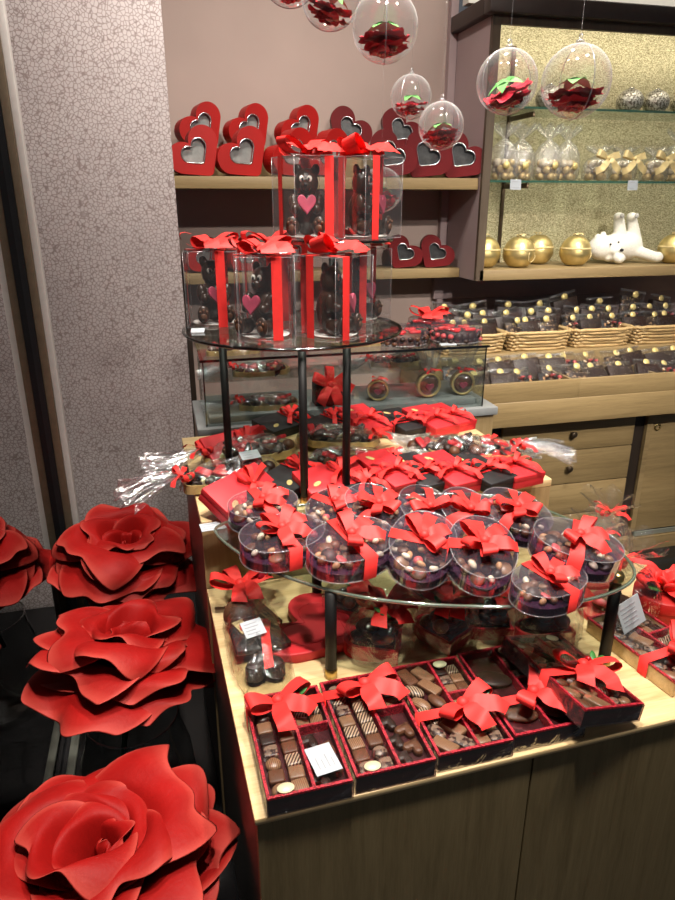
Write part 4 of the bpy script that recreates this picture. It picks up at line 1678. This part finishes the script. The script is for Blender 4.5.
KG = Kind(gold_ball())
for lab, px, py, y in (
        ('gold bauble half hidden by the left frame of the cabinet', 484, 262, 2.98),
        ('gold bauble front left on the cabinet bottom board', 518, 262, 2.945),
        ('gold bauble behind the front left one, right of it', 537, 262, 3.09),
        ('gold bauble standing alone left of the white bear', 574, 262, 2.96),
        ('gold bauble at the right of the white bear, cut by the frame edge', 671, 262, 2.96)):
    p = aty(px, py, y)
    KG.put(lab, (p.x, y, CZ0 + .0455), R(px * 7), 'gold baubles on the cabinet bottom board', .92)

# white polar bear lying on its back
wb = MB()
wb.ell((.0, .02, .085), (.125, .075, .070), seg=20, rings=12)
wb.ell((.06, .02, .085), (.085, .078, .078), seg=20, rings=12)
wb.ell((-.105, -.01, .082), (.074, .066, .070), seg=20, rings=12)
wb.ell((-.062, -.055, .070), (.036, .040, .030), Matrix.Translation((0, 0, 0)), seg=16, rings=10)
wb.ell((-.140, -.015, .140), (.018, .012, .020))
wb.ell((-.085, .025, .150), (.018, .012, .020))
for x, dx in ((.0, -.012), (.085, -.016)):
    for k in range(7):
        wb.ell((x + .02 + dx * k * .4, .02, .12 + .020 * k), (.040 - .002 * k, .038 - .002 * k, .028), seg=14, rings=8)
    wb.ell((x + .004 + dx * 2.2, .0, .25), (.026, .030, .022), seg=14, rings=8)
for k in range(2):
    wb.ell((-.08 + .022 * k, -.04 - .006 * k, .035), (.028, .028, .028), seg=12, rings=8)
for k in range(6):
    wb.ell((.095 + .018 * k, -.03 - .008 * k, .060 - .006 * k), (.036 - .001 * k, .034 - .001 * k, .034 - .001 * k), seg=12, rings=8)
wb.ell((.195, -.07, .032), (.030, .028, .030), seg=14, rings=8)
wb.ell((-.045, -.085, .030), (.034, .034, .029), seg=14, rings=8)
wme = remeshed(wb, 'body', 'fur', .006)
p = aty(620, 262, 3.0)
wbt = thing('polar_bear_toy', 'white plush polar bear lying on its back between gold baubles', 'soft toy', (p.x + .005, 3.035, CZ0 + .049), R(-4))
link('body', wme, wbt, None, None, (.90, .95, .86))
fc = MB()
fc.ell((-.040, -.096, .064), (.010, .008, .008), seg=10, rings=6)
fc.ell((-.090, -.076, .090), (.0055, .004, .0055), seg=8, rings=6)
fc.ell((-.046, -.070, .099), (.0055, .004, .0055), seg=8, rings=6)
fc.build('eyes_and_nose', 'black_rubber', wbt)
for x in (-.014, .062):
    MB().ell((x - .006, -.028, .218), (.012, .006, .012), seg=10, rings=6).build('paw_pad', 'fur_grey', wbt)

dk = thing('crystal_bauble', 'x', 'bauble')
MB().ell((0, 0, .052), (.060, .060, .052), seg=32, rings=18).build('ball', 'disco', dk)
MB().lathe([(.0, .103), (.012, .104), (.013, .108), (0, .109)], 14).build('cap', 'silver', dk)
KD = Kind(dk)
for lab, px in (('silver patterned bauble on the upper glass shelf, left of a close pair', 630), ('silver patterned bauble on the upper glass shelf, right of a close pair', 656),
                ('silver patterned bauble on the upper glass shelf at the frame edge', 684), ('silver patterned bauble behind the two nearest hanging balls', 549), ('silver patterned bauble behind the left hanging ball of the cabinet', 515)):
    p = aty(px, 100, 3.03)
    KD.put(lab, (p.x, 3.03, GZ2 + .0085), 0, 'silver patterned baubles on the upper glass shelf')


def gold_bag(seed, bowed):
    t = thing('gold_sweet_bag', 'x', 'sweet bag')
    rnd = random.Random(seed)
    for i in range(18):
        a, lv = i * 2.4, i // 6
        link('chocolate_ball', GBALL if i % 3 else WBALL, t, (.030 * math.cos(a), .024 * math.sin(a), .017 + .024 * lv), (rnd.random() * 3, rnd.random() * 3, 0), rnd.uniform(.9, 1.15))
    pouch_mesh(.056, .046, .13 if bowed else .20, seed, True).build('cellophane', 'cello_white', t)
    if bowed:
        link('bow', GOLDB, t, (0, -.05, .082), (R(84), 0, R(12)), 1.7)
    else:
        MB().lathe([(0, 0), (.013, 0), (.013, .0015), (0, .0017)], 18).build('seal', 'gold_seal', t, (0, -.052, .055), (PI / 2, 0, 0))
    return t


gb = MB()
gb.ell((0, 0, 0), (.015, .015, .014), seg=12, rings=8)
GBALL, WBALL = gb.mesh('chocolate_ball', 'gold_board'), gb.mesh('chocolate_ball', 'choc_white')
KS, KBW = Kind(gold_bag(4, False)), Kind(gold_bag(5, True))
for i, (lab, k, px) in enumerate((
        ('leftmost clear bag of gold sweets on the lower glass shelf, top crinkled', KS, 503),
        ('clear bag of gold sweets with a crinkled top, second on the lower glass shelf', KS, 523),
        ('clear bag of gold sweets with a crinkled top, third on the lower glass shelf', KS, 547),
        ('clear bag of gold sweets with a crinkled top, just left of the bowed bags', KS, 569),
        ('clear bag of gold sweets with a large gold bow, first of the bowed bags', KBW, 597),
        ('clear bag of gold sweets with a gold bow, middle of the bowed bags', KBW, 627),
        ('clear bag of gold sweets with a gold bow, last of the bowed bags', KBW, 655),
        ('clear bag of gold sweets with a crinkled top at the right frame edge', KS, 678))):
    p = aty(px, 165, 2.99)
    k.put(lab, (p.x, 2.99 + .03 * (i % 2), GZ1 + .0085), 0 if k is KBW else R(-12 + 9 * i), 'bags of gold sweets on the lower glass shelf', 1.15)


# ================================================================== BACK COUNTER WITH DRAWERS
bcn = thing('back_counter', 'long oak counter with drawers and a sliding door under bagged chocolate', 'counter', (0, 0, 0))
BX0, BX1 = 1.135, 3.6
MB().box(BX0, BX1, 2.40, 3.18, .722, .828, .002).build('counter_top', 'oak_counter', bcn)
MB().box(BX0 + .01, BX1, 2.52, 3.18, .07, .7215).build('carcass', 'dark_wood', bcn)
MB().box(BX0 + .01, BX1, 2.485, 3.18, 0, .0695).build('plinth', 'oak_counter', bcn)
for z0, z1, kn in ((.555, .712, 1), (.393, .550, 1), (.238, .388, 0), (.075, .233, 0)):
    d_ = MB().box(1.365, 2.02, 2.50, 2.519, z0, z1, .0015).build('drawer', 'oak_counter', bcn)
    if kn:
        MB().lathe([(.006, 0), (.006, .012), (.014, .018), (.015, .024), (.010, .028), (0, .029)], 18, Matrix.Translation((1.70, 2.4995, (z0 + z1) / 2)) @ Matrix.Rotation(PI / 2, 4, 'X')).build('knob', 'bronze_knob', d_)
sd = MB().box(2.085, 2.95, 2.506, 2.5195, .10, .705, .001).build('sliding_door', 'oak_counter', bcn)
MB().box(2.085, 2.11, 2.498, 2.5055, .10, .705).build('door_stile', 'oak_shelf', sd)
MB().tube([(2.145 + .014 * math.cos(2 * PI * k / 20), 2.503, .625 + .014 * math.sin(2 * PI * k / 20)) for k in range(20)], .004, 6, closed=True).build('ring_pull', 'brass', sd)
MB().box(2.11, 3.5, 2.497, 2.505, .074, .096).build('track', 'alu', bcn)
MB().box(BX0, BX1, 2.76, 3.18, .8285, .945, .002).build('back_step', 'oak_counter', bcn)
tray = thing('oak_tray', 'low fronted oak tray of bagged chocolate along the counter front', 'tray', (0, 0, 0))
MB().box(BX0 + .005, 1.643, 2.402, 2.418, .8285, .908, .001).build('front_board', 'oak_counter', tray)
MB().box(1.6435, BX1, 2.402, 2.418, .8285, .908, .001).build('front_board', 'oak_counter', tray)
for x in (1.64, 2.05, 2.5):
    MB().box(x - .006, x + .006, 2.4185, 2.755, .8285, .895).build('divider', 'oak_counter', tray)


def slab_bag(kind, seed):
    """flat bag of chocolate: broken slabs in cellophane, folded header and a gold seal; stands leaning, front is -y"""
    rnd = random.Random(seed)
    t = thing('chocolate_bag', 'x', 'bag of chocolate')
    w, h, d = .064, .115, .018
    if kind == 'slab':
        MB().box(-w * .93, w * .93, -d * .85, d * .85, .004, h * .92, .004).build('chocolate', 'choc_dark', t)
    elif kind == 'bark':
        MB().box(-w * .9, w * .6, -d * .8, 0, .004, h * .72, .004, X=Matrix.Rotation(.08, 4, 'Y')).build('chocolate', 'bark', t)
        MB().box(-w * .6, w * .9, .001, d * .8, .004, h * .92, .004, X=Matrix.Rotation(-.1, 4, 'Y')).build('chocolate', 'bark', t)
    else:
        MB().box(-w * .9, w * .9, d * .3, d * .8, .004, h * .85, .003).build('backing_card', 'black_card', t)
        for i in range(22):
            link('praline', rnd.choice(MEND), t, (w * .75 * rnd.uniform(-1, 1), d * .4 * rnd.uniform(-1, 1), .012 + h * .65 * rnd.random()), (rnd.uniform(0, 6),) * 3, 1.15)
    mb = MB()
    vs, fs = [], []
    n, m = 30, 9
    ph = [rnd.uniform(0, 6) for _ in range(4)]
    for j in range(m + 1):
        v = j / m
        for i in range(n):
            a = 2 * PI * i / n
            ca, sa = math.cos(a), math.sin(a)
            th = d * (1.15 if v < .7 else 1.15 * max(.06, 1 - (v - .7) / .3)) * (.7 if j == 0 else 1)
            xx = w * math.copysign(abs(ca) ** .45, ca) * (1 + .03 * math.sin(9 * v + ph[0]))
            yy = th * math.copysign(abs(sa) ** .8, sa) * (1.05 + .20 * math.sin(5 * a + 7 * v + ph[1]) + .16 * math.sin(11 * ca + 9 * v + ph[3])) + .004 * math.sin(8 * v + 3 * ca + ph[2])
            vs.append((xx, yy, .002 + h * 1.12 * v))
    for j in range(m):
        for i in range(n):
            k = (i + 1) % n
            fs.append((j * n + i, j * n + k, (j + 1) * n + k, (j + 1) * n + i))
    mb.add(vs, fs)
    mb.build('cellophane', 'cello_bag', t)
    hd = MB().box(-w * .98, w * .98, -.006, .004, h * 1.07, h * 1.15, .002).build('folded_header', 'cello_tail', t)
    se = MB().lathe([(0, 0), (.015, 0), (.015, .0012), (0, .0014)], 18)
    se.build('seal', 'gold_seal', t, (rnd.uniform(-.012, .012), -.0085 - .004, h * .99), (PI / 2, 0, 0))
    return t


BK = [Kind(slab_bag('slab', 1)), Kind(slab_bag('bark', 2)), Kind(slab_bag('mix', 3)), Kind(slab_bag('slab', 4))]
ORD = ['first', 'second', 'third', 'fourth', 'fifth', 'sixth', 'seventh', 'eighth', 'ninth', 'tenth', 'eleventh', 'twelfth', 'thirteenth', 'fourteenth']
LOOK = ['dark slab', 'flecked bark', 'mixed chocolates', 'dark slab']
rnd = random.Random(21)
# the tray: two rows of bags lying back
for row, (y, z, n, x0, dx, lean) in enumerate(((2.475, .832, 11, 1.235, .116, 46), (2.60, .853, 12, 1.19, .112, 40))):
    for i in range(n):
        k = (i * 3 + row * 2 + (i // 3)) % 4
        BK[k].put('%s in a clear bag, %s from left, %s row of the counter tray' % (LOOK[k], ORD[i], ('front', 'rear')[row]),
                  (x0 + dx * i + rnd.uniform(-.012, .012), y + rnd.uniform(-.01, .01), z), (R(-lean - rnd.uniform(-6, 6)), R(rnd.uniform(-7, 7)), R(rnd.uniform(-14, 14))),
                  'bags of chocolate in the counter tray')


# wicker baskets with bags behind
def basket():
    t = thing('wicker_basket', 'x', 'basket')
    a, b_, h = .148, .10, .078
    n = 90
    base = ellipse(a, b_, n, 7)
    wv = MB()
    rows = 5
    for r in range(rows):
        z = .008 + h * r / rows
        k = 1 + .10 * r / rows
        pts = []
        for i, (x, y) in enumerate(base):
            L = math.hypot(x, y)
            q = .0045 * math.sin(i * 2 * PI / 6 + PI * r)
            pts.append((x * k * (1 + q / L), y * k * (1 + q / L), z + .0025 * math.sin(i * 2 * PI / 12)))
        wv.tube(pts, .0068, 6, closed=True)
    wv.build('weave', 'wicker', t)
    rm = MB()
    rm.tube([(x * 1.11, y * 1.11, h + .006 + .002 * math.sin(i * .7)) for i, (x, y) in enumerate(base)], .0085, 7, closed=True)
    rm.build('rim', 'wicker', t)
    MB().prism(offset(base, .004), .0, .006).build('bottom', 'wicker', t)
    return t


KB_ = Kind(basket())
bxs = [1.345, 1.675, 2.005, 2.335]
for i, x in enumerate(bxs):
    KB_.put('wicker basket of bagged chocolate on the counter step, %s from the left' % ORD[i], (x, 2.895, .9455), R(0), 'wicker baskets along the counter step', .98)
for i, x in enumerate(bxs[:4]):
    j = 0
    for row, (y, z, n, lean, h_) in enumerate(((2.865, .962, 3, 24, 1.0), (2.915, .985, 3, 16, 1.05), (2.965, 1.005, 2, 8, 1.12))):
        for c in range(n):
            k = (i + c * 2 + row * 3) % 4
            zz = z + (.03 if (row == 2 and i in (2, 3) and c == 0) else 0)
            BK[k].put('%s in a clear bag, %s in the %s row of the %s basket' % (LOOK[k], ORD[c], ('front', 'middle', 'back')[row], ORD[i]),
                      (x - .092 + (.184 / (n - 1)) * c + rnd.uniform(-.012, .012), y, zz),
                      (R(-lean - rnd.uniform(-4, 4)), R(rnd.uniform(-12, 12)), R(rnd.uniform(-10, 10))), 'bags of chocolate in the wicker baskets', h_)


# ================================================================== GLASS CASE ON ITS OAK BASE
base = thing('case_counter', 'oak base cabinet with grey stone top carrying the glass case', 'counter', (0, 0, 0))
GY0, GY1, GX0, GX1 = 2.075, 2.375, .10, 1.045
MB().box(.075, 1.085, GY0 - .01, 2.395, .03, .8995).build('body', 'oak_riser', base)
MB().box(.09, 1.07, GY0 + .01, 2.385, 0, .03).build('plinth', 'black_rubber', base)
MB().box(.072, 1.095, GY0 - .022, 2.395, .90, .928, .002).build('stone_top', 'stone_grey', base)
case = thing('glass_case', 'clear glass counter case with wrapped biscuits on two levels', 'display case', (0, 0, 0))
z0, z1 = .9285, 1.135
MB().box(GX0, GX1, GY0, GY0 + .006, z0, z1).build('front_pane', 'case_glass', case)
MB().box(GX0, GX0 + .006, GY0 + .0065, GY1, z0, z1).build('side_pane', 'case_glass', case)
MB().box(GX1 - .006, GX1, GY0 + .0065, GY1, z0, z1).build('side_pane', 'case_glass', case)
MB().box(GX0 - .006, GX1 + .006, GY0 - .006, GY1 + .006, z1 + .0005, z1 + .0085).build('top_pane', 'case_glass', case)
ed = MB()
ed.box(GX0 - .007, GX1 + .007, GY0 - .0085, GY0 - .0062, z1 + .0005, z1 + .0085)
for x in (GX0, GX1 - .004):
    ed.box(x, x + .004, GY0 - .003, GY0 - .0005, z0, z1)
ed.build('pane_edges', 'case_edge', case)
MB().box(GX0 + .012, GX1 - .012, GY0 + .03, GY1 - .01, z0, z0 + .022, .002).build('plinth', 'stone_grey', case)
MB().box(GX0 + .0065, GX1 - .0065, GY0 + .14, GY1 - .004, z0 + .105, z0 + .111).build('glass_shelf', 'case_glass', case)


# inside the case
pz = z0 + .0225
for i, (lab, px, z, y, sc_, rz) in enumerate((
        ('gold edged biscuit tray inside the left of the glass case, lower level', 268, pz, GY0 + .095, 1.0, 0),
        ('gold edged biscuit tray inside the left of the glass case, upper shelf', 262, z0 + .1115, GY0 + .20, 1.0, 3),
        ('gold edged biscuit tray inside the glass case behind the right stand leg', 395, z0 + .1115, GY0 + .215, .95, 0))):
    p = aty(px, 380, y)
    CTK[i % 2].put(lab, (p.x, y, z), (0, 0, R(180 + rz)), 'biscuit trays inside the glass case', sc_)
for i, (lab, px, y, z, sc_) in enumerate((
        ('black pack with a large red bow inside the glass case', 328, GY0 + .09, pz, 1.0),
        ('upright gold rimmed biscuit disc inside the glass case, left of the right pair', 428, GY0 + .085, pz, 1.2),
        ('upright gold rimmed biscuit disc at the right end inside the glass case', 462, GY0 + .085, pz, 1.15),
        ('upright gold rimmed biscuit disc inside the case beside the right stand leg', 378, GY0 + .085, pz, 1.0))):
    p = aty(px, 385, y)
    if i == 0:
        t = thing('bowed_black_pack', lab, 'gift box', (p.x, y, z), 0)
        MB().box(-.05, .05, -.03, .03, 0, .075, .004).build('box', 'black_card', t)
        rb = MB()
        bands(rb, -.05, .05, -.03, .03, .075, 0, .02)
        rb.build('ribbon', 'ribbon', t)
        link('bow', BOW3[0], t, (0, -.033, .07), (R(60), 0, 0), 1.25)
        continue
    SBG.put(lab, (p.x, y, z), (0, 0, R(12 - 9 * i)), 'upright biscuit discs inside the glass case', sc_)

# on top of the case
zt = z1 + .009


def cake(label, loc, r, mat, bowed=False):
    t = thing('round_chocolate_box', label, 'chocolate box', loc, 0, 'clear round boxes on the glass case')
    MB().lathe([(0, 0), (r, 0), (r * 1.02, .003), (r * 1.02, .005), (r, .006)], 40).build('base', 'clear_edge', t)
    MB().lathe([(r, .005), (r, .048), (r * .985, .052), (0, .053)], 44).build('lid', 'oval_lid', t)
    n = 20
    for k in range(n):
        a = 2 * PI * k / n
        for z in (.008, .024):
            link('praline', MEND[random.choice((0, 1, 2, 3, 10))] if mat == 'milk' else MEND[random.choice((0, 1, 10, 6))], t, (r * .86 * math.cos(a), r * .86 * math.sin(a), z), (R(80), 0, a + PI / 2), 1.25)
    MB().lathe([(0, .006), (r * .74, .006), (r * .74, .036), (0, .038)], 30).build('filling', 'choc_milk' if mat == 'milk' else 'choc_dark', t)
    h_ = MB()
    for k in range(5):
        a = 2 * PI * k / 5 + .4
        h_.prism(heart(.045, 24), .039, .046, .002, X=Matrix.Translation((r * .5 * math.cos(a), r * .5 * math.sin(a), 0)) @ Matrix.Rotation(a, 4, 'Z'))
    h_.build('red_hearts', 'ribbon_thin', t)
    if bowed:
        put_bow(t, (0, 0, .054), 0, 1.3, BOW3)
    return t


for lab, px, y, r, mt, bw in (('clear round box with red hearts on the case top, left of a pair', 402, GY0 + .10, .088, 'milk', 0),
                              ('clear round box with red hearts at the right end of the case top', 456, GY0 + .10, .088, 'dark', 0),
                              ('clear round box with a red bow behind the other two on the case top', 428, GY0 + .262, .075, 'dark', 1)):
    p = aty(px, 335, y)
    cake(lab, (p.x, y, zt), r, mt, bw)
p = aty(448, 350, GY0 + .02)
c = thing('price_card', 'white price card on the case top before the round boxes', 'price card', (p.x, GY0 + .012, zt + .001), 0)
text_card(c, .055, .02, (0, 0, 0), (R(-80), 0, 0), 2, 'card')
p = aty(205, 345, GY0 + .06)
CTK[0].put('cellophane wrapped gold tray on the left end of the case top', (p.x + .09, GY0 + .07, zt), (0, 0, R(8)), 'cellophane trays on the case top', .9)
CTK[1].put('cellophane wrapped gold tray in the middle of the case top below the bear cases', (.62, GY0 + .10, zt), (0, 0, R(-4)), 'cellophane trays on the case top', .9)


# ================================================================== LIGHT
def area(name, loc, target, size, power, col=(1, .93, .84), spread=180, shape='DISK'):
    l = bpy.data.lights.new(name, 'AREA')
    l.shape = shape
    if shape == 'RECTANGLE':
        l.size, l.size_y = size
    else:
        l.size = size
    l.energy = power
    l.color = col
    l.spread = R(spread)
    o = bpy.data.objects.new(name, l)
    COL.objects.link(o)
    o.location = loc
    o.rotation_euler = (Vector(target) - Vector(loc)).to_track_quat('-Z', 'Y').to_euler()
    return o


def downlight(loc, target, power, spread=75, size=.11):
    t = thing('ceiling_spotlight', 'round recessed ceiling spotlight above ' + target[1], 'ceiling light', (loc[0], loc[1], 2.9), 0, 'recessed ceiling spotlights')
    MB().lathe([(size * .56, -.001), (size * .75, -.004), (size * .75, 0)], 28).build('trim_ring', 'silver', t)
    area('spot_lamp', (loc[0], loc[1], 2.89), target[0], size, power, spread=spread)


downlight((.25, .55), ((.3, .95, .75), 'the left front of the table'), 10.5)
downlight((.85, .60), ((.75, 1.0, .75), 'the right front of the table'), 9)
downlight((.55, 1.35), ((.5, 1.6, .95), 'the raised platform'), 10)
downlight((-.10, .9), ((-.18, 1.35, .5), 'the giant roses'), 5.5)
downlight((1.7, 1.75), ((1.8, 2.6, .8), 'the back counter'), 14)
downlight((.1, 1.95), ((-.05, 2.66, 1.5), 'the patterned wall'), 17, 120)
downlight((.7, 2.2), ((.7, 3.2, 1.9), 'the wall shelves'), 8.5, 120)
downlight((1.45, -.35), ((1.8, 2.5, .45), 'the near aisle, added to light the drawers'), 13, 50)  # added fill from behind the camera, lifts the drawer fronts
downlight((.75, .15), ((.75, 3.2, 1.35), 'the near aisle, added to brighten the wall shelves'), 7, 50)  # added fill standing in for ambient light below the upper shelf
downlight((1.75, .15), ((1.95, 3.1, 1.05), 'the near aisle, added to brighten the back counter'), 5, 42)  # added fill, brightens the wall and bags behind the counter
area('cabinet_lamp', (2.2, 2.885, 2.33), (2.2, 3.2, 2.15), (1.6, .012), 4.0, (1, .9, .72), 170, 'RECTANGLE')
for z_, e_ in ((GZ2 - .012, 1.3), (GZ1 - .012, 1.2)):
    area('shelf_fill', (2.2, 2.93, z_), (2.2, 3.1, z_ - .3), (1.5, .02), e_, (1, .9, .72), 170, 'RECTANGLE')  # added fill light under each glass shelf, weakens the bags' shadows
area('upper_wall_lamp', (2.0, 2.75, 2.75), (2.0, 3.16, 2.55), (1.6, .05), 5, (1, .95, .86), 150, 'RECTANGLE')

w = bpy.data.worlds.new('world')
S.world = w
w.use_nodes = True
w.node_tree.nodes['Background'].inputs['Color'].default_value = (.85, .88, .95, 1)
w.node_tree.nodes['Background'].inputs['Strength'].default_value = .12
S.view_settings.view_transform = 'Standard'
S.view_settings.look = 'None'
S.view_settings.exposure = -.22
S.view_settings.gamma = 1
S.view_settings.use_curve_mapping = False
S.cycles.transparent_max_bounces = 40
S.cycles.max_bounces = 8
S.cycles.glossy_bounces = 4
S.cycles.diffuse_bounces = 3
S.cycles.caustics_reflective = False
S.cycles.caustics_refractive = False
S.cycles.sample_clamp_indirect = 4
